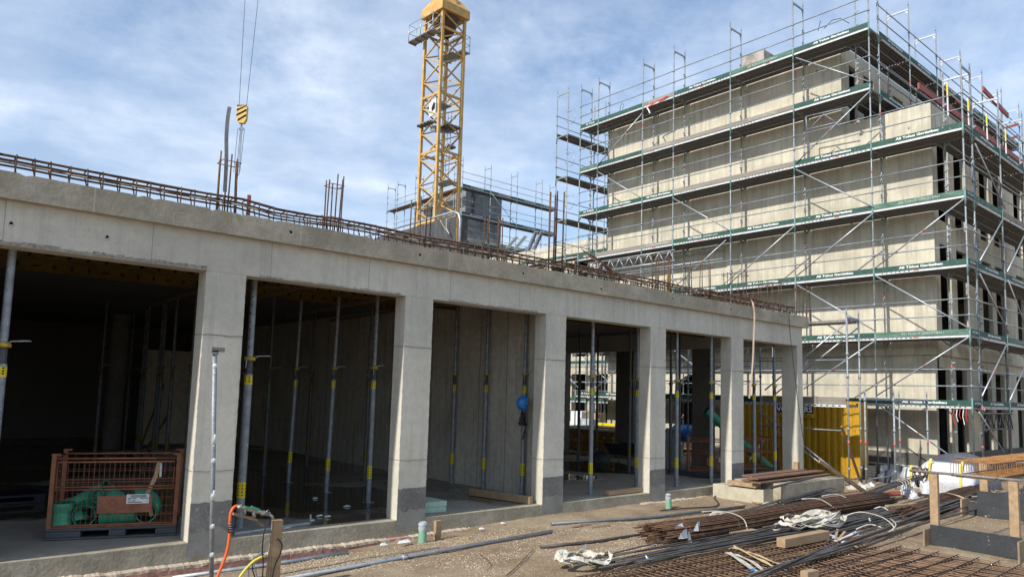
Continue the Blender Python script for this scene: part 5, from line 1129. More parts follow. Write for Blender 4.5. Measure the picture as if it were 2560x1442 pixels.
def smooth(pts, n=4):
    out = []; P_ = [pts[0]]+pts+[pts[-1]]
    for i in range(1, len(P_)-2):
        for k in range(n):
            t = k/n; p0, p1, p2, p3 = P_[i-1:i+3]; out.append(.5*((2*p1)+(-p0+p2)*t+(2*p0-5*p1+4*p2-p3)*t*t+(-p0+3*p1-3*p2+p3)*t**3))
    out.append(pts[-1]); return out
oh = thing('orange_hose', 'orange water hose running down from the tap in the foreground', 'hose', tuple(Q(552, 1440))); m_ = MB(); m_.tube(smooth([Vector(p) for p in pts]), .0155, 10); m_.build('hose', HOSE, oh)
m_ = MB(); m_.tube([Q(575.5, 1304), Q(574, 1330)], .021, 8); m_.build('coupling', mat('dark_coupling', (.06, .03, .025), .6), oh)
for i in range(4): m_ = MB(); m_.tube([Q(575.7, 1307+i*6), Q(575.5, 1308.2+i*6)], .0235, 8); m_.build('clamp_ring', mat('pinkish_clamp', (.55, .4, .38), .5), oh)
m_ = MB(); m_.tube(smooth([Q(660, 1390), Q(640, 1398), Q(620, 1415), Q(600, 1440), Q(585, 1470)]), .0155, 8); solo(m_, 'yellow_hose', HOSEY, 'yellow hose curving past the foot of the stake', 'hose')
for i, (col_, pts) in enumerate(((CABLE, [(672, 1300), (660, 1330), (656, 1370), (658, 1410), (655, 1450)]), (CABLE, [(693, 1345), (705, 1360), (700, 1385), (688, 1410), (680, 1445)]), (GREYP, [(660, 1385), (640, 1390), (625, 1410), (622, 1440), (630, 1465)]), (GREYP, [(665, 1378), (636, 1395), (640, 1430), (650, 1460)]), (CABLE, [(655, 1380), (633, 1402), (632, 1425), (645, 1462)]))):
    m_ = MB(); m_.tube(smooth([Q(x_, y_, -.03+.02*i) for x_, y_ in pts]), .007, 6); solo(m_, 'cable', col_, ('black cable hanging straight down the left of the stake', 'black cable bulging to the right of the stake', 'outer grey cable loop at the stake foot', 'inner grey cable loop at the stake foot', 'black cable loop at the stake foot')[i], 'cable')
# pipe stubs
for i, (px, pt, pb, r_) in enumerate(((1056, 1302, 1352, .062), (1671, 1236, 1270, .06))):
    q = onz(px, pb, -.02 if i == 0 else 0); zt = ony(px, pt, q.y).z; t = thing('pipe_stub', ('green pipe stub wrapped in grey film before the second pillar', 'green pipe stub with a grey film cap before the fourth pillar')[i], 'pipe stub', tuple(q), 'wrapped green pipe stubs')
    m_ = MB(); m_.lathe((q.x, q.y, q.z-.1), [(r_, 0), (r_, zt-q.z+.08)], 18); m_.build('pipe', mat('pale_green_pipe', (.22, .42, .28), .55, 0, (.18, .34, .24), 5), t)
    m_ = MB(); m_.lathe((q.x, q.y, zt-(.14 if i == 0 else .09)), [(r_+.002, 0), (r_+.008, .04), (r_+.004, .08), (r_+.013, .10 if i == 0 else .085), (r_*.7, .135 if i == 0 else .11), (r_*.5, .12)], 14); m_.build('film_cap', GREYP, t)
a = onz(1093, 1340, 0); m_ = MB(); zt = ony(1093, 1300, a.y).z; m_.add([(a.x-.045, a.y-.03, -.1), (a.x+.045, a.y-.03, -.1), (a.x+.045, a.y+.03, -.1), (a.x-.045, a.y+.03, -.1), (a.x-.06, a.y-.05, zt), (a.x+.045, a.y-.05, zt-.005), (a.x+.045, a.y+.02, zt), (a.x-.06, a.y+.02, zt)], [(0, 1, 5, 4), (1, 2, 6, 5), (2, 3, 7, 6), (3, 0, 4, 7), (4, 5, 6, 7)]); solo(m_, 'short_stake', TIMB, 'short square wooden stake right of the wrapped pipe stub', 'stake')
# long galvanised tubes on the ground
def ground_tube(pxs_, r, mt, label, name='ground_tube', extra=None, cat='tube'):
    t = thing(name, label, cat, tuple(onz(*pxs_[0], 0)), None); pts = [Vector((p.x, p.y, gh(p.x, p.y)+r+.004)) for p in (onz(*q_, r) for q_ in pxs_)]
    m_ = MB(); m_.tube(pts, r, 10); m_.build('tube', mt, t)
    if extra: extra(t, pts)
def ex1(t, pts):
    d = pts[0].lerp(pts[1], 0.0)
    q_ = onz(1105, 1374, .03); m_ = MB(); m_.tube([q_, q_+Vector((.07, .004, 0))], .0285, 10); m_.build('red_band', REDP, t)
    q_ = onz(1012, 1392, .03); m_ = MB(); m_.tube([q_+Vector((-.05, 0, 0)), q_+Vector((.03, 0, 0))], .036, 8); m_.tube([q_+Vector((0, -.03, 0)), q_+Vector((0, -.05, .02))], .012, 6); m_.build('coupler', GALV, t)
ground_tube([(640, 1462), (1010, 1393), (1380, 1327)], .025, GALV, 'long galvanised tube with a red band lying across the sand, nearest the camera', extra=ex1)
ground_tube([(430, 1445), (700, 1402), (870, 1380)], .025, GALV, 'galvanised tube lying close along the pink insulation')
ground_tube([(1378, 1309), (1640, 1292), (1860, 1268)], .028, mat('blue_grey_tube', (.17, .19, .20), .5, .3, (.12, .135, .14), 6), 'blue grey tube lying on the sand before the third and fourth pillars')
ground_tube([(1352, 1369), (1500, 1350), (1660, 1326)], .022, RUSTB, 'single thick dark reinforcing bar poking left out of the rusty bundle', 'reinforcing_bar', cat='reinforcing bar')
def ground_line(pxs_, r, mt, name, label, cat, z=.015, group=None, n=6):
    pts = smooth([Vector((p.x, p.y, max(gh(p.x, p.y), 0)*0+z+r+gh(p.x, p.y))) for p in (onz(*q_[:2], z if len(q_) < 3 else q_[2]) for q_ in pxs_)])
    if any(len(q_) > 2 for q_ in pxs_): pts = smooth([onz(*q_) if len(q_) > 2 else Vector((onz(*q_, z).x, onz(*q_, z).y, z+r)) for q_ in pxs_])
    m_ = MB(); m_.tube(pts, r, n); return solo(m_, name, mt, label, cat, group)
ground_line([(1650, 1276), (1730, 1271), (1785, 1268), (1796, 1258), (1785, 1245), (1800, 1238), (1830, 1240), (1870, 1252)], .014, CABLE, 'black_cable', 'grey cable snaking from the wrapped pipe stub to the concrete block', 'cable')
ground_line([(1862, 1232), (1880, 1236), (1920, 1245), (1965, 1252), (1990, 1256)], .03, mat('grey_conduit', (.09, .09, .095), .6), 'conduit_hose', 'thick dark hose lying before the low concrete block', 'hose')
ground_line([(1265, 1440), (1290, 1420), (1333, 1375)], .006, RUSTB, 'thin_wire', 'thin dark wire lying slanted over the pale gravel', 'wire')
ground_line([(1200, 1386), (1222, 1400), (1226, 1418), (1214, 1428)], .004, RUSTB, 'curled_wire', 'curled thin wire in the pale gravel', 'wire')
# low concrete block with planks
cb = thing('low_concrete_block', 'low concrete foundation block right of the last bays, carrying film-faced boards', 'concrete block', (15.5, 8.3, 0))
MB().box((14.75, 8.12, -.1), (17.6, 9.3, .42)).build('block', SILL, cb, bevel=.01); MB().box((14.35, 8.35, -.1), (14.748, 9.6, .30)).build('side_block', mat('pale_concrete', (.48, .44, .34), .85, fine=.1), cb, bevel=.01)  # side block in a paler concrete colour
for i, (x0, x1, y, z, mt) in enumerate(((14.2, 17.6, 8.45, .43, BOARD), (14.35, 17.4, 8.75, .43, BOARD), (14.25, 17.5, 8.55, .50, BOARD), (14.6, 17.3, 8.9, .50, BOARD))):
    block('film_faced_board', (x0, y, z+.025), (x1, y+.12, z+.03), .25, .03, mt, ('front lower', 'rear lower', 'front upper', 'rear upper')[i]+' brown film-faced board stacked on the low concrete block', 'board', 'brown boards on the concrete block', bevel=.002)
m_ = MB(); m_.box((14.3, 8.5, .33), (14.5, 9.2, .42)); m_.box((17.05, 9.0, .44), (17.15, 9.12, .72)); solo(m_, 'packing_timber', TIMB, 'pale packing timber under the brown boards', 'timber')
block('dark_bar', (14.2, 8.12, .38), (16.5, 8.2, .50), .05, .04, RUSTB, 'dark steel bar lying slanted on the front of the concrete block', 'bar')
a = ony(2048, 1152, 8.3); b = onz(2162, 1228, .03); block('leaning_plank', a, b, .05, .09, TIMBD, 'dark weathered plank sliding down from the boards to the ground', 'plank')
a = onz(2150, 1200, .05); b = ony(2104, 1065, 9.0); block('leaning_lath', a, b, .06, .05, TIMBD, 'grey lath leaning against the container end', 'lath')
# cable and strap hanging from the roof edge
m_ = MB(); Yc = FY-.14; m_.tube(smooth([ony(1972, 782, Yc), ony(1975, 830, Yc), ony(1986, 930, Yc), ony(2000, 1040, Yc), ony(2012, 1110, Yc), ony(2035, 1165, Yc)]), .009, 6); solo(m_, 'hanging_cable', CABLE, 'thin black cable hanging down over the last pillar', 'cable')
m_ = MB(); pts = smooth([ony(1876, 748, FY+.1), ony(1882, 757, Yc), ony(1886, 790, Yc-.02), ony(1884, 850, Yc), ony(1882, 900, Yc), ony(1878, 950, Yc-.02), ony(1873, 995, Yc)]); m_.ribbon(pts, .042, .006, nrm=[(-.5, -1, 0)]*len(pts)); solo(m_, 'hanging_strap', mat('peach_webbing', (.60, .46, .34), .85), 'peach coloured strap hanging from the roof edge before the sixth bay', 'strap')
# things on the roof edge
m_ = MB(); pts = smooth([ony(562, 480, FY+.25), ony(566, 400, FY+.2), ony(566, 345, FY+.2), ony(569, 300, FY+.2), ony(574, 268, FY+.22)]); m_.ribbon(pts, .05, .01, nrm=[(-.4, -1, 0)]*len(pts)); solo(m_, 'bent_strip', DKPROP, 'tall thin grey bent strip standing in the first starter cage', 'strip')
m_ = MB(); q = ony(621, 535, FY+.3); zt = ony(621, 487, FY+.3).z; m_.box((q.x-.025, q.y, q.z-.1), (q.x+.025, q.y+.02, zt)); solo(m_, 'red_marker', REDP, 'red marker slat standing on the roof edge right of the first starter cage', 'marker')
m_ = MB(); q = ony(1673, 720, 10.2); m_.box((q.x-.05, q.y, q.z-.1), (q.x+.06, q.y+.04, ony(1675, 686, 10.2).z)); solo(m_, 'orange_post', mat('orange_post_wood', (.55, .36, .12), .7), 'ochre wooden post stump on the roof edge under the scaffold standard', 'post')
# site fence with black netting on the roof
fb = onz(1155, 655, 4.5); XF = fb.x; fn = thing('netted_fence_panel', 'site fence panel covered in wrinkled black netting on the roof before the crane', 'fence', tuple(fb))
zt = onx(1142, 528, XF).z; Yf = onx(1000, 578, XF).y; yn = onx(1150, 560, XF).y
m_ = MB(); m_.tube([(XF, yn, 4.5), (XF, yn, zt-.18), (XF, yn+.05, zt-.06), (XF, yn+.18, zt), (XF, Yf+2, zt+.02)], .021, 8); m_.tube([(XF, yn, 4.62), (XF, Yf+2, 4.62)], .02, 6)
for y in (yn+2.4, yn+4.8): m_.tube([(XF, y, 4.5), (XF, y, zt)], .02, 6)
m_.build('frame_tube', GALV, fn)
m_ = MB(); V = []; F = []; ny, nz = 90, 22
for j in range(nz+1):
    for i in range(ny+1):
        y = yn+.06+(Yf+2-yn)*i/ny; z = 4.53+(zt-.10-4.53)*j/nz; fold = .035*math.sin(y*9+1.5*mnoise.noise((y*1.5, z*.8, 0)))*(1-.6*abs(j/nz-.5))+.03*mnoise.noise((y*2.3, z*2.2, 4))
        V.append((XF-.045+fold, y, z))
for j in range(nz):
    for i in range(ny): F.append((j*(ny+1)+i, j*(ny+1)+i+1, (j+1)*(ny+1)+i+1, (j+1)*(ny+1)+i))
m_.add(V, F, 0, True); m_.build('netting', NET, fn)
m_ = MB(); V = []; F = []
for j in range(nz+1):
    for i in range(7): x_ = XF+.02+.14*i/6; V.append((x_, yn-.02+.03*mnoise.noise((x_*4, j*.3, 2)), 4.53+(zt-.12-4.53)*j/nz))
for j in range(nz):
    for i in range(6): F.append((j*7+i, j*7+i+1, (j+1)*7+i+1, (j+1)*7+i))
m_.add(V, F, 0, True); m_.build('netting_return', NET, fn)
m_ = MB(); m_.ribbon([(XF-.09, yn+.3, zt-.12), (XF-.10, yn+.28, zt-.3), (XF-.09, yn+.2, zt-.42)], .012, .004, nrm=[(-1, 0, 0)]*3); m_.ribbon([(XF-.09, yn+.5, zt-.12), (XF-.10, yn+.36, zt-.26), (XF-.09, yn+.2, zt-.42)], .010, .004, nrm=[(-1, 0, 0)]*3); m_.build('white_tie', CLOTH, fn)
# ============================================================ reinforcing steel on the ground
rb = random.Random(17)
BUN = 'loose reinforcing bars strewn on the ground'
# the big rusty bundle
bd = thing('rebar_bundle', 'big tied bundle of rusty reinforcing bars with white paper tags on its near end', 'rebar bundle', (9.0, 6.9, 0))
A0, B0 = Vector((9.05, 7.02, .16)), Vector((16.4, 6.75, .17))
def bundle_bars(A, B, R0x, R0z, n, r, seed, jitter=.35, nseg=7):
    rr_ = random.Random(seed); m_ = MB(); d = (B-A).normalized(); sx = Vector((-d.y, d.x, 0)).normalized(); up = Vector((0, 0, 1)); cnt = 0
    while cnt < n:
        a, b = rr_.uniform(-1, 1), rr_.uniform(-1, 1)
        if a*a+b*b > 1: continue
        if a*a+b*b < .35 and rr_.random() < .6: cnt += 1; continue
        st = rr_.uniform(-jitter, jitter); ed = rr_.uniform(-jitter, jitter); pts = []; ph = rr_.uniform(0, 6)
        for k in range(nseg+1):
            t = k/nseg; sq = 1+.10*math.sin(t*9+1); aa = a*(1+.12*math.sin(t*3+ph)); bb = b
            p = (A+d*st).lerp(B+d*ed, t)+sx*R0x*aa*sq+up*(R0z*bb-.02*math.sin(math.pi*t*2)); pts.append(p)
        m_.tube(pts, r, 5, 0 if rr_.random() < .8 else 1); cnt += 1
    return m_
bundle_bars(A0, B0, .30, .145, 330, .0085, 4, .22).build('bars', [RUST, mat('brown_rebar', (.20, .10, .05), .8, .1, (.12, .06, .03), 8, 5, 0, fine=.25)], bd)
for x in (9.45, 10.7, 12.4, 14.2):
    t = (x-A0.x)/(B0.x-A0.x); c = A0.lerp(B0, t); m_ = MB(); m_.tube([c+Vector((.02*math.sin(3*an), .315*math.cos(an), .158*math.sin(an))) for an in [6.283*k/22 for k in range(23)]], .004, 4); m_.build('tie_wire', RUSTB, bd)
m_ = MB(); c = A0.lerp(B0, .21); m_.tube(smooth([c+Vector((-.25, .16, .19)), c+Vector((-.05, .05, .2)), c+Vector((.18, -.12, .17)), c+Vector((.30, -.27, .08)), c+Vector((.30, -.34, -.10))]), .010, 6); solo(m_, 'lashing_rope', CLOTH, 'white rope looped over the near part of the rusty bundle', 'rope')
m_ = MB(); c = A0.lerp(B0, .62); m_.tube(smooth([c+Vector((-.3, .1, .2)), c+Vector((0, -.1, .2)), c+Vector((.25, -.3, .02))]), .010, 6); m_.tube(smooth([c+Vector((.5, .1, .2)), c+Vector((.9, .0, .22)), c+Vector((1.1, -.15, .12)), c+Vector((1.0, -.3, .0))]), .010, 6); solo(m_, 'lashing_rope', CLOTH, 'thin white rope looped over the far part of the rusty bundle', 'rope')
for i, (px, py, w1, h1, rz) in enumerate(((1697, 1313, .14, .06, .3), (1742, 1314, .08, .15, -.5), (1710, 1333, .10, .15, .2), (1722, 1342, .07, .18, .7), (1702, 1337, .07, .10, -.2))):
    q = ony(px, py, 6.72-.02*i); m_ = MB(); u = Vector((math.cos(rz), -.25, math.sin(rz)*.4)); v = Vector((-math.sin(rz)*.6, -.15, 1)); m_.add([q-u*w1/2-v*h1/2, q+u*w1/2-v*h1/2*.9+Vector((0, -.02, 0)), q+u*w1*.42+v*h1/2, q-u*w1*.5+v*h1*.4+Vector((0, -.03, 0))], [(0, 1, 2, 3)]); m_.v += [v_+Vector((0, .003, 0)) for v_ in m_.v]; m_.f.append([7, 6, 5, 4]); m_.m.append(0); m_.sm.append(False)
    solo(m_, 'paper_tag', PAPER, ('flat white tag at the top of the rusty bundle end', 'twisted white tag lying on the rusty bundle', 'upright pale tag on the rusty bundle end', 'long pale tag hanging to the ground at the bundle end', 'small pale tag at the lower left of the bundle end')[i], 'paper tag', 'paper tags on the rusty bundle')
block('packing_timber', onz(1820, 1335, .05), onz(1885, 1328, .05), .16, .09, TIMB, 'pale timber block under the rusty bundle', 'timber')
block('packing_timber', (13.3, 6.35, .05), (13.3, 7.2, .05), .1, .09, TIMB, 'pale timber block under the far part of the rusty bundle', 'timber')
# black bundle behind it
bk = thing('black_rebar_bundle', 'slim bundle of black bars lying behind the rusty bundle', 'rebar bundle', (12, 7.5, 0)); bundle_bars(Vector((11.0, 7.35, .12)), Vector((15.0, 7.32, .33)), .14, .06, 34, .012, 6, .5).build('bars', RUSTB, bk)
bk = thing('black_rebar_bundle', 'black bar bundle rising to the right behind the tape-wrapped end', 'rebar bundle', (15, 7.3, 0)); bundle_bars(Vector((14.3, 6.95, .14)), Vector((19.6, 7.15, .42)), .12, .06, 26, .012, 8, .4).build('bars', RUSTB, bk)
m_ = MB()
for k in range(4):
    c = Vector((18.0+.16*k, 7.08+.005*k, .33+.01*k)); m_.ribbon([c+Vector((.05*math.sin(an), .15*math.cos(an), .10*math.sin(an))) for an in [R(-20+200*j/8) for j in range(9)]], .05, .004, nrm=[(0, math.cos(a_), math.sin(a_)) for a_ in [R(-20+200*j/8) for j in range(9)]])
solo(m_, 'white_wrapping', CLOTH, 'four bands of white tape wound round the black bundle end', 'tape')
bk = thing('far_rebar_bundle', 'rusty bundle with ragged ends behind the near trestle post', 'rebar bundle', (15, 5.6, 0)); bundle_bars(Vector((15.1, 5.75, .13)), Vector((21.0, 6.3, .16)), .26, .12, 150, .010, 14, .3).build('bars', RUST, bk)
# individual black bars, fanned
k = 0; base_lab = 'black reinforcing bar in the left strand of loose bars, running under the white slings'
def loose(A, B, r, z, lab=None):
    A, B = Vector(A), Vector(B); pts = []; ph = rb.uniform(0, 6); zj = rb.uniform(0, .03); sd = Vector((-(B-A).y, (B-A).x, 0)).normalized()
    for j in range(11):
        t = j/10; pts.append(A.lerp(B, t)+sd*.03*math.sin(t*4+ph)+Vector((0, 0, z+r+zj+.02*math.sin(t*5+ph))))
    m_ = MB(); m_.tube(pts, r, 7); solo(m_, 'reinforcing_bar', RUSTB, lab or base_lab, 'reinforcing bar', BUN)
g1, g2 = onz(1500, 1418, .05), onz(1960, 1325, .05)
for i in range(20):     # left strand going from the slings up to the timber block
    f = i/19; A = onz(1470+8*(i % 6)*3, 1424-9*f*2, .03); B = onz(2000+rb.uniform(-40, 120), 1335-38*f, .03); B = A+(B-A)*rb.uniform(.85, 1.5)
    loose((A.x, A.y, 0), (B.x, B.y, 0), rb.choice((.011, .013, .015)), .035+.018*(i % 3), None)
for i in range(30):     # right strand crossing over the mats
    f = i/29; A = onz(1870+90*f+rb.uniform(-10, 10), 1462-2*f, .06) if i < 9 else onz(2020+rb.uniform(-110, 60), 1362-32*f+rb.uniform(-8, 8), .05)
    B = onz(2450+rb.uniform(-70, 110), 1222+30*(1-f)+rb.uniform(-8, 10), .05)
    loose((A.x, A.y, 0), (B.x, B.y, 0), rb.choice((.013, .016, .018)) if i < 9 else rb.choice((.012, .014, .017)), .092+.018*(i % 4) if i < 9 else .04+.018*(i % 4), 'thick black reinforcing bar crossing over the two mesh mats' if i < 9 else 'black reinforcing bar in the right strand of loose bars, left of the near trestle')
for i in range(22):     # far right heap beyond the trestle
    A = Vector((rb.uniform(17.8, 20), 4.6+rb.uniform(-.3, 1.1), 0)); B = Vector((26+rb.uniform(-2, 2), 5.4+rb.uniform(-.2, 1.2), 0)); loose(A, B, .016, .02+.03*(i % 6), 'black reinforcing bar in the heap behind the rust orange cage')
# mesh mats
def matgrid(name, label, org, dx, dy, L, Wd, sx, sy, z, r1=.0058, r2=.007, pair=.0, layers=1, mt=RUSTM, seed=1):
    """L along dx with bars every sx running along dy; Wd along dy with bars every sy running along dx"""
    t = thing(name, label, 'mesh mat', tuple(org)); dx, dy, O = Vector(dx).normalized(), Vector(dy).normalized(), Vector(org); rr_ = random.Random(seed); m1 = MB(); m2 = MB()
    m3, m4 = MB(), MB(); lo1, lo2 = m1, m2
    for ly in range(layers):
        m1, m2 = (m3, m4) if ly == layers-1 else (lo1, lo2)
        o_ = O+dx*rr_.uniform(-.006, .012)*ly+dy*rr_.uniform(-.01, .01)*ly; zz = z+ly*.022
        n = int(L/sx)
        for i in range(n+1):
            for q_ in ((0, .012) if pair else (0,)):
                p = o_+dx*(i*sx+q_); j = lambda: rr_.uniform(-.006, .006); m1.tube([p+dy*(-.05+j())+Vector((0, 0, zz+j())), p+dy*Wd*.5+dx*j()*1.5+Vector((0, 0, zz+j())), p+dy*(Wd+.05)+dx*j()*2+Vector((0, 0, zz+j()*1.5))], r1, 4)
        n = int(Wd/sy)
        for i in range(n+1):
            p = o_+dy*(i*sy); m2.tube([p-dx*.06+Vector((0, 0, zz+.012)), p+dx*L*.5+dy*rr_.uniform(-.008, .008)+Vector((0, 0, zz+.013)), p+dx*(L+.06)+Vector((0, 0, zz+.012))], r2, 4)
    lo1.build('lower_cross_bars', mt, t); lo2.build('lower_long_bars', mt, t); top = mat('mat_bar_brown', (.30, .19, .12), .7, .1, (.17, .10, .06), 3, 6, 0, fine=.25, world=True); m3.build('cross_bars', top, t); m4.build('long_bars', RUSTM, t)  # top cross bars lighter, lower layers darker: shade of the gaps put into colour
matgrid('mesh_mat', 'stack of rusty mesh mats at the lower edge, left of the crossing black bars', (4.9, 6.20, 0), (1, -.06, 0), (-.05, -1, 0), 6.6, 2.3, .115, .25, .02, pair=0, layers=3, seed=3)
matgrid('mesh_mat', 'stack of rusty mesh mats at the lower right, right of the crossing black bars', (7.4, 4.45, 0), (1, .035, 0), (.10, -1, 0), 4.4, 2.6, .125, .25, .02, pair=0, layers=3, seed=5)
# timber blocks
block('square_timber', onz(1952, 1356, .155), onz(2064, 1335, .155), .14, .13, TIMB, 'short pale squared timber lying on the mesh mats', 'timber', bevel=.006)
block('square_timber', onz(2010, 1436, .13), onz(2038, 1430, .13), .10, .08, TIMB, 'pale timber end sticking in at the lower edge', 'timber', bevel=.004)
block('square_timber', onz(2216, 1270, .07), onz(2330, 1262, .07), .10, .13, TIMB, 'timber lying flat behind the loose bars, left of the trestle', 'timber', bevel=.004)
block('split_timber', onz(2100, 1349, .1), onz(2142, 1340, .1), .10, .05, TIMB, 'splintered timber piece under the white sling heap', 'timber')
for i, (a_, b_) in enumerate((((2088, 1346), (2094, 1322)), ((2096, 1348), (2112, 1328)), ((2120, 1358), (2142, 1366)))):
    block('wood_splinter', onz(*a_, .10), onz(*b_, .14), .04, .015, TIMB, ('upright', 'slanted', 'low right')[i]+' wood splinter beside the white sling heap', 'splinter')
for i, (a_, b_, w_) in enumerate((((1985, 1252), (2100, 1236), .05), ((2045, 1246), (2162, 1228), .25), ((2098, 1246), (2170, 1258), .07), ((1840, 1258), (1862, 1262), .1), ((1870, 1250), (1902, 1258), .12))):
    block('ground_plank', onz(*a_, .02), onz(*b_, .02), w_, .03, (RUST, TIMBD, TIMB, TIMB, TIMB)[i], ('thin dark plank on the sand before the concrete block', 'wide weathered plank on the sand by the tower foot', 'narrow pale plank crossing the sand behind the bundles', 'left one of two small bricks of wood before the concrete block', 'right one of two small bricks of wood before the concrete block')[i], 'plank')
block('red_board', onz(2200, 1236, .02), onz(2262, 1230, .02), .35, .03, REDB, 'flat brick red board on the ground by the scaffold frame', 'board')
# polythene tape roll and printed strip
m_ = MB(); q = onz(2075, 1348, .06); m_.lathe((q.x-.04, q.y-.02, .075), [(.035, 0), (.06, 0), (.06, .10), (.035, .10), (.035, 0)], 18, axis=(.8, -.5, .1)); solo(m_, 'tape_roll', GREYP, 'grey roll of film lying at the end of the pale timber', 'roll')
st = thing('printed_strip', 'white strip printed POLY with a blue end among the slings', 'strip', tuple(onz(2120, 1345, .1)))
pa, pb = onz(2100, 1352, .10), onz(2143, 1331, .13); d = (pb-pa).normalized(); nr = Vector((-.45, -.6, .65)).normalized(); wv = nr.cross(d).normalized()
m_ = MB(); m_.prism([pa-wv*.035, pb-wv*.035, pb+wv*.035, pa+wv*.035], nr*.004); s1_ = m_.build('strip', PAPER, st); m_ = MB(); e_ = pb+d*.07; m_.prism([pb-wv*.036, e_-wv*.03, e_+wv*.03, pb+wv*.036], nr*.005); m_.build('blue_end', BLUE, st)
side_n = nr if nr.dot(Vector((0, 0, CAMZ))-pa) > 0 else -nr
lettering('lettering', 'Poly', pb-d*.02+side_n*.0065+wv*.022, -d, -wv, .04, BLACK, s1_, width=.16)
# slings and straps
def sling_heap(c, R0, n, label, mt=CLOTH, seed=1, wd=.06, h=.10, name='webbing_sling', flat=1.0):
    rr_ = random.Random(seed); t = thing(name, label, 'sling', tuple(c)); c = Vector(c)
    for k in range(n):
        pts = []; a0 = rr_.uniform(0, 6.28); ra, rb_ = R0[0]*rr_.uniform(.35, 1), R0[1]*rr_.uniform(.35, 1); off = Vector((rr_.uniform(-.25, .25)*R0[0], rr_.uniform(-.25, .25)*R0[1], 0)); sw = rr_.uniform(3.5, 6.5); nn = 22
        for j in range(nn):
            t_ = a0+sw*j/nn; pts.append(c+off+Vector((ra*math.cos(t_), rb_*math.sin(t_), .015+h*flat*(.25+.5*k/n)+h*.6*abs(math.sin(t_*1.7+k))*rr_.uniform(.7, 1.1))))
        nr_ = []
        for j in range(nn): v = Vector((math.sin(j*.7+k), math.cos(j*.5+k*2), .6+rr_.random()*.8)); nr_.append(v.normalized())
        m_ = MB(); m_.ribbon(pts, wd, .006, nrm=nr_); m_.build('strap_loop', mt, t)
    return t
c1 = onz(1455, 1422, .0); sling_heap((c1.x, c1.y, .03), (.42, .26), 7, 'heap of dirty white webbing slings at the lower edge, left of the mesh mats', seed=3, wd=.07, h=.12)
c1 = onz(2030, 1318, .1); sling_heap((c1.x, c1.y, .10), (.95, .33), 12, 'large heap of dirty white webbing slings draped over the loose bars', seed=8, wd=.065, h=.16)
def strap(pxs_, wd, label, mt=CLOTH, z=.08, name='webbing_strap'):
    pts = smooth([onz(p[0], p[1], p[2] if len(p) > 2 else z) for p in pxs_]); nr_ = [Vector((.25*math.sin(i*.9), -.2+.3*math.cos(i*.6), 1)).normalized() for i in range(len(pts))]
    m_ = MB(); m_.ribbon(pts, wd, .006, nrm=nr_); return solo(m_, name, mt, label, 'strap')
strap([(1930, 1322), (1942, 1309, .14), (1962, 1311), (1945, 1322), (1934, 1324)], .05, 'small looped end of the white slings, left of the heap')
strap([(1950, 1316), (1980, 1313), (2010, 1300, .2)], .06, 'white strap joining the small loop to the sling heap')
strap([(2030, 1318, .15), (2065, 1316), (2075, 1335), (2090, 1352)], .05, 'white strap end trailing down to the printed strip')
strap([(1820, 1380), (1850, 1398), (1880, 1420), (1905, 1436)], .10, 'broad white strap lying slanted across the left mesh mat', z=.105)
strap([(1840, 1385), (1880, 1402), (1905, 1422), (1930, 1430)], .07, 'second white strap beside the broad one on the left mesh mat', z=.105)
strap([(1828, 1370), (1850, 1372), (1880, 1388), (1910, 1402), (1940, 1420)], .05, 'stained yellow strap on the left mesh mat', CLOTHY, z=.108)
strap([(1868, 1378), (1892, 1385), (1930, 1402), (1975, 1415)], .06, 'stained peach strap curving toward the crossing bars', CLOTHY, z=.108)
strap([(1825, 1371, .11), (1838, 1367, .14), (1850, 1370, .11)], .09, 'knotted yellow strap end on the left mesh mat', CLOTHY)
strap([(1872, 1424, .115), (1880, 1421, .14), (1882, 1427, .115)], .06, 'small blue rag on the white straps', BLUE, name='blue_rag')
strap([(1905, 1264, .2), (1915, 1257, .25), (1935, 1257, .25), (1955, 1266, .2)], .05, 'white strap wound over the slim black bundle, left part', z=.2)
strap([(1925, 1256, .25), (1950, 1256, .25), (1962, 1264, .22)], .04, 'white strap wound over the slim black bundle, right part', z=.2)
strap([(1778, 1289, .25), (1790, 1280, .28), (1806, 1282, .27), (1800, 1290, .25)], .08, 'white knotted cloth on the near end of the rusty bundle')
strap([(2187, 1270, .12), (2205, 1266, .15), (2222, 1276, .12)], .05, 'white strap end on the black bars left of the trestle')
strap([(2360, 1230, .3), (2395, 1238, .26), (2420, 1250, .2), (2455, 1256, .15)], .08, 'stained strap lying over the far rusty bundle behind the trestle', CLOTHY)
for i, pts in enumerate((((2110, 1290, .1), (2150, 1279, .2), (2200, 1290, .22), (2230, 1310, .2), (2232, 1325, .12), (2205, 1330, .1)), ((2140, 1322, .1), (2175, 1310, .16), (2210, 1320, .14)), ((2225, 1295, .2), (2240, 1312, .2), (2215, 1335, .1)), ((2475, 1225, .2), (2510, 1240, .25), (2530, 1246, .2)), ((2430, 1240, .2), (2470, 1240, .2), (2520, 1248, .2)))):
    m_ = MB(); m_.tube(smooth([onz(*p) for p in pts]), .010, 6); solo(m_, 'white_rope', CLOTH, ('long white rope loop arching over the loose bars', 'short white rope loop under the long one', 'white rope end at the right of the long loop', 'thin white rope behind the trestle, slanted', 'thin white rope behind the trestle, flat')[i], 'rope')
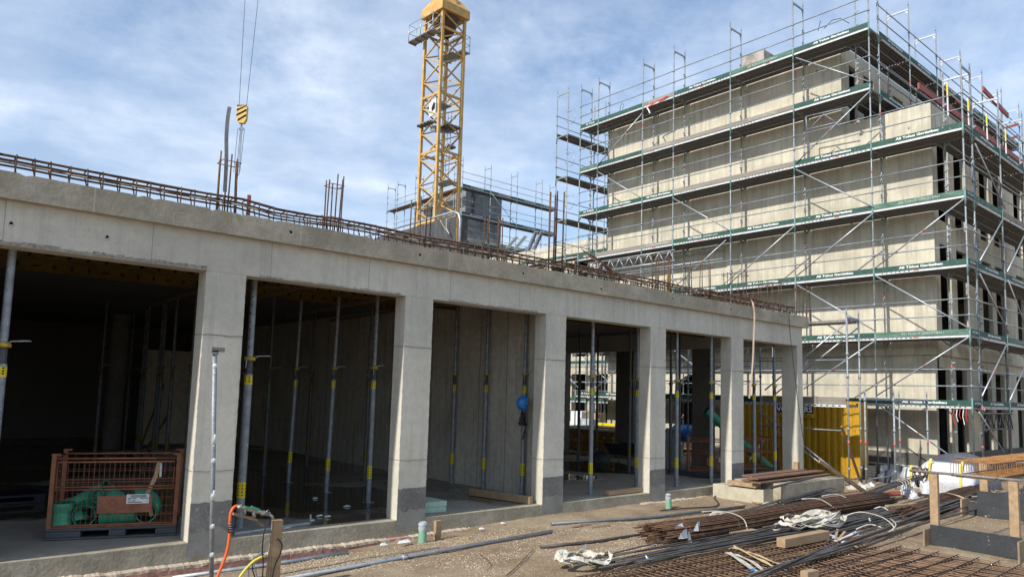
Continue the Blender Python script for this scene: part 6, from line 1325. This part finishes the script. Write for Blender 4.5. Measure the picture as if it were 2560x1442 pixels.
# papers
for i, (px, py, u_, v_) in enumerate(((1458, 1383, (.10, 0, 0), (.02, 0, .13)), (1636, 1361, (.14, .0, 0), (0, .05, .01)), (1620, 1395, (.06, .02, 0), (0, .05, .03)), (2066, 1244, (.10, .05, .02), (.02, .08, .14)), (1011, 1356, (.25, .02, 0), (.02, .12, .02)), (960, 1362, (.14, .02, 0), (0, .07, .02)), (1258, 1308, (.10, 0, 0), (0, .06, .02)), (1205, 1322, (.12, 0, 0), (0, .06, .02)), (2176, 1302, (.08, 0, 0), (.0, .03, .06)), (530, 1398, (.10, .0, 0), (0, .05, .02)))):
    q = onz(px, py, .02+(.1 if i in (2, 8) else 0)); u_, v_ = Vector(u_), Vector(v_); m_ = MB(); m_.add([q-u_/2, q+u_/2, q+u_*.45+v_, q-u_*.2+v_*.8, q+v_*.4+Vector((0, 0, .015))], [(0, 1, 4), (1, 2, 4), (2, 3, 4), (3, 0, 4)])
    solo(m_, 'scrap_of_film', PAPER if i < 9 else PINK, ('upright white scrap behind the lower left sling heap', 'flat white scrap on the sand left of the bundle end', 'tiny white scrap on the black bars', 'pale printed sheet on the sand by the concrete block', 'large white torn film on the pink insulation', 'smaller torn film left of the large one', 'white crumb near the third pillar foot', 'white crumb left of the one near the third pillar', 'white scrap on the bars right of the slings', 'pink foil scrap on the insulation at the left')[i], 'litter')
for i, (px, py) in enumerate(((1470, 1312), (1500, 1318), (1455, 1316))):
    block('dark_offcut', onz(px-22, py, .015), onz(px+22, py-6, .015), .08, .012, TIMBD, ('first', 'second', 'third')[i]+' dark splintered offcut on the sand by the blue grey tube', 'offcut')
# ============================================================ trestles with the orange stirrup cage
tr = thing('formwork_trestle', 'trestle of pale posts and black film panels in the right foreground', 'trestle', (12.8, 4.5, 0))
p1, p2 = onz(2336, 1362, 0), onz(2538, 1396, 0)
for p, pt in ((p1, 1182), (p2, 1186)):
    z = 1.104; m_ = MB(); m_.box((p.x+.02, p.y-.06, .0), (p.x+.10, p.y+.06, z)); m_.build('post', TIMB, tr, bevel=.005)
q1, q2 = onz(2336, 1352, 0), onz(2540, 1398, 0)
m_ = MB(); m_.beam((p1.x, p1.y+.05, .16), (p2.x-.02, p2.y-.10, .16), .022, .31); m_.build('black_panel', BLACKP, tr)
m_ = MB(); m_.box((p1.x-.22, p1.y+.06, 0), (p1.x+.10, p1.y+.085, .25)); m_.box((p2.x-.35, p2.y-.15, 0), (p2.x+.02, p2.y-.125, .30)); m_.build('end_panel', mat('panel_ply_side', (.30, .22, .14), .8, 0, (.22, .16, .10), 6), tr)
tr2 = thing('formwork_trestle', 'second trestle behind, under the far part of the orange cage', 'trestle', (16.8, 5.0, 0))
p3, p4 = onz(2460, 1290, 0), Vector((17.1, 4.0, 0))
for p in (p3, p4): m_ = MB(); m_.box((p.x, p.y-.08, 0), (p.x+.10, p.y+.06, 1.104)); m_.build('post', TIMB, tr2, bevel=.005)
m_ = MB(); m_.beam((p3.x-.03, p3.y+.1, .33), (p4.x-.1, p4.y-.6, .33), .03, .34); m_.beam((p3.x-.06, p3.y+.25, .12), (p4.x-.13, p4.y-.6, .12), .03, .24); m_.build('black_panel', BLACKP, tr2)
m_ = MB(); m_.box((p3.x-.35, p3.y+.28, 0), (p3.x+.05, p3.y+.31, .33)); m_.build('end_panel', TIMB, tr2)
# carrying rods
m_ = MB(); m_.tube([(p1.x+.06, p1.y+.36, 1.128), (p1.x+.06, p2.y-.1, 1.128)], .022, 8); solo(m_, 'carrying_rod', DARKST, 'dark steel rod across the near trestle posts', 'rod')
m_ = MB(); m_.tube([(p3.x+.05, p3.y+.5, 1.128), (p3.x+.05, p4.y-.8, 1.128)], .022, 8); solo(m_, 'carrying_rod', DARKST, 'steel rod across the far trestle posts', 'rod')
cg = thing('stirrup_cage', 'long fresh rust orange reinforcement cage of closely set stirrups resting on the trestles', 'rebar cage', (12.9, 3.9, 1.16))
cw = ony(2390, 1157, 0.001+4.2) ; yA, yB = 4.20, 3.60; zA, zB = 1.105, 1.35
xx = 12.72; cnt = 0
while cnt < 38:
    j = rb.uniform(-.008, .008); w0 = rb.uniform(-.012, .012); m_ = MB(); x_ = xx+j; r_ = .03
    pts = [(x_, yA-r_, zA), (x_, yB+r_, zA), (x_, yB, zA+r_), (x_+w0, yB, zB-r_), (x_+w0, yB+r_, zB), (x_+w0, yA-r_, zB), (x_+w0, yA, zB-r_), (x_, yA, zA+r_), (x_, yA-r_, zA)]
    m_.tube(pts, .0052, 5); m_.build('stirrup', RUSTO, cg); xx += .118; cnt += 1
for (y_, z_) in ((yA-.02, zA+.015), (yB+.02, zB-.015), (yB+.02, zA+.015)):
    MB().tube([(12.68, y_, z_), (xx, y_, z_)], .010, 6).build('long_bar', mat('dark_brown_bar', (.09, .045, .03), .8, fine=.2), cg)
# bulk bags
def bag(c, sx, sy, sz, label, seed=1, rot=0):
    t = thing('bulk_bag', label, 'bulk bag', tuple(c)); c = Vector(c); V = []; F = []; ns, nl = 40, 12; cr_, sr_ = math.cos(rot), math.sin(rot)
    for i in range(nl+1):
        v = i/nl
        for k in range(ns):
            an = 2*math.pi*k/ns; ex = .38; x_ = math.copysign(abs(math.cos(an))**ex, math.cos(an)); y_ = math.copysign(abs(math.sin(an))**ex, math.sin(an))
            b_ = .90+.14*math.sin(math.pi*min(v*1.1, 1))+.07*mnoise.noise((x_*2+seed, y_*2, v*3)); top = 1 if v < 1 else .92
            x1, y1 = sx*x_*b_*top, sy*y_*b_*top; V.append((c.x+x1*cr_-y1*sr_, c.y+x1*sr_+y1*cr_, c.z+sz*v*(1+.07*mnoise.noise((x_+seed, y_, 1)))))
    for i in range(nl):
        for k in range(ns): k2 = (k+1) % ns; F.append((i*ns+k, i*ns+k2, (i+1)*ns+k2, (i+1)*ns+k))
    F.append([nl*ns+k for k in range(ns)]); m_ = MB(); m_.add(V, F, 0, True); m_.build('bag_body', BAG, t)
    m_ = MB()
    for s_ in (-.55, .6):
        P_ = [Vector((c.x-sx*1.06*cr_-sy*s_*-sr_*0, c.y, 0)) for _ in (0,)]
        def W(x1, y1, z1): return Vector((c.x+x1*cr_-y1*sr_, c.y+x1*sr_+y1*cr_, c.z+z1))
        m_.ribbon([W(-sx*1.07, sy*s_, .02), W(-sx*1.09, sy*(s_-.04), sz*.5), W(-sx*1.04, sy*(s_-.08), sz*1.0), W(-sx*.8, sy*(s_-.1), sz*1.16), W(-sx*.3, sy*(s_-.1), sz*1.06)], .06, .006, nrm=[(-1, 0, 0), (-1, 0, 0), (-1, 0, .2), (-.6, 0, 1), (0, 0, 1)])
    m_.build('yellow_strap', YSTR, t)
    return t
bgp = onx(2372, 1225, 20.6); bag((20.6, bgp.y, 0), .52, .60, .74, 'large white bulk bag with yellow lifting straps before the corner of the tall building', 3, .15)
bag((21.3, bgp.y+1.0, 0), .36, .36, .50, 'smaller white bulk bag half hidden left of the large one', 9, .5)
c_ = onz(2290, 1232, 0)
for i in range(5):
    lump((18.6+.25*i, 7.0+.22*math.sin(i*2), .0+.05*i), .16+.03*(i % 2), .14, .16+.05*(i % 3), 'torn_film', BAG, ('first', 'second', 'third', 'fourth', 'fifth')[i]+' crumpled white film from the left beside the black bundle end', 'film', 11+i, 12, .5)
m_ = MB(); c0_ = Vector((19.3, 7.05, .55))
for i in range(14): an = i*.8; m_.tube(smooth([c0_+Vector((.12*math.cos(an), .16*math.sin(an), .0)), c0_+Vector((.15*math.cos(an+1), .18*math.sin(an+1), .12)), c0_+Vector((.1*math.cos(an+2), .16*math.sin(an+2), -.12)), c0_+Vector((.0, .05, -.35))]), .012, 5)
solo(m_, 'wire_coil', RUST, 'tangled rusty wire coil hanging before the white bulk bag', 'wire coil')
m_ = MB(); q = ony(2296, 1130, 7.2); q_b = ony(2308, 1185, 7.2); m_.tube([q_b, q_b.lerp(q, .5)+Vector((-.03, 0, 0)), q], .01, 5); m_.tube([q, q+Vector((.25, 0, .10))], .006, 4); solo(m_, 'upright_wire', RUSTB, 'thin dark wire sticking up from the wire coil', 'wire')
# dark round tarpaulin / hatch behind
cc = ony(2410, 1210, 8.0); t = thing('covered_spool', 'dark slate round spool standing behind the white bulk bag', 'spool', (22.6, 6.2, 0))
m_ = MB(); 
pl0, pr0, ptop = onx(2300, 1215, 22.0), onx(2478, 1175, 22.0), onx(2400, 1134, 22.0)
cy_, R_ = (pl0.y+pr0.y)/2, abs(pl0.y-pr0.y)/2*1.02; zt = ptop.z
m_.lathe((22.0, cy_, zt-R_), [(0, 0), (R_, 0), (R_, .05), (R_*.6, .06), (R_*.6, .7), (R_, .71), (R_, .76), (0, .76)], 44, axis=(1, 0, 0)); m_.v = [Vector((v.x, v.y, max(v.z, 0))) for v in m_.v]; m_.build('disc', mat('slate_grey_disc', (.075, .082, .10), .6, 0, (.06, .066, .08), 1.5), t)
# material by the tall building foot
m_ = MB(); q = onz(2180, 1185, 0); m_.box((21.6, 9.0, 0), (22.3, 9.35, .42)); 
for k in range(5): m_.box((21.58, 8.98, .06+.08*k), (22.32, 9.37, .075+.08*k))
solo(m_, 'board_stack', mat('dark_board_stack', (.07, .065, .06), .8), 'dark stack of boards on the ground right of the container', 'board stack')
lump((21.8, 8.75, 0), .35, .45, .42, 'dark_tarpaulin', mat('blue_black_tarp', (.05, .06, .075), .5, fine=.3, bump=.8, bscale=8), 'crumpled blue black tarpaulin beside the dark stack of boards', 'tarpaulin', 21, 22, .45)
lump((22.0, 8.25, 0), .45, .3, .12, 'dark_tarpaulin', mat('blue_black_tarp', (.05, .06, .075), .5), 'flat end of dark tarpaulin trailing right along the ground', 'tarpaulin', 25, 22, .5)
for i in range(6):
    q = onz(2130+i*9, 1222-(i % 3)*4, 0); lump((q.x, q.y, -.01), .13, .12, .09, 'rubble_piece', PAPER if i % 2 else CLOTH, ('first', 'second', 'third', 'fourth', 'fifth', 'sixth')[i]+' whitish rubble lump from the left at the tower foot', 'rubble', 31+i, 9, .6)
m_ = MB(); m_.box((23.3, 8.0, -.05), (23.85, 13.5, .16)); m_.box((22.95, 6.6, -.05), (23.3, 9.4, .10)); solo(m_, 'kerb_footing', mat('pale_concrete', (.48, .44, .34), .85, fine=.1), 'pale concrete footing strip along the foot of the tall building', 'footing', bevel=.01)
S.cycles.use_denoising = True if hasattr(S, 'cycles') else False
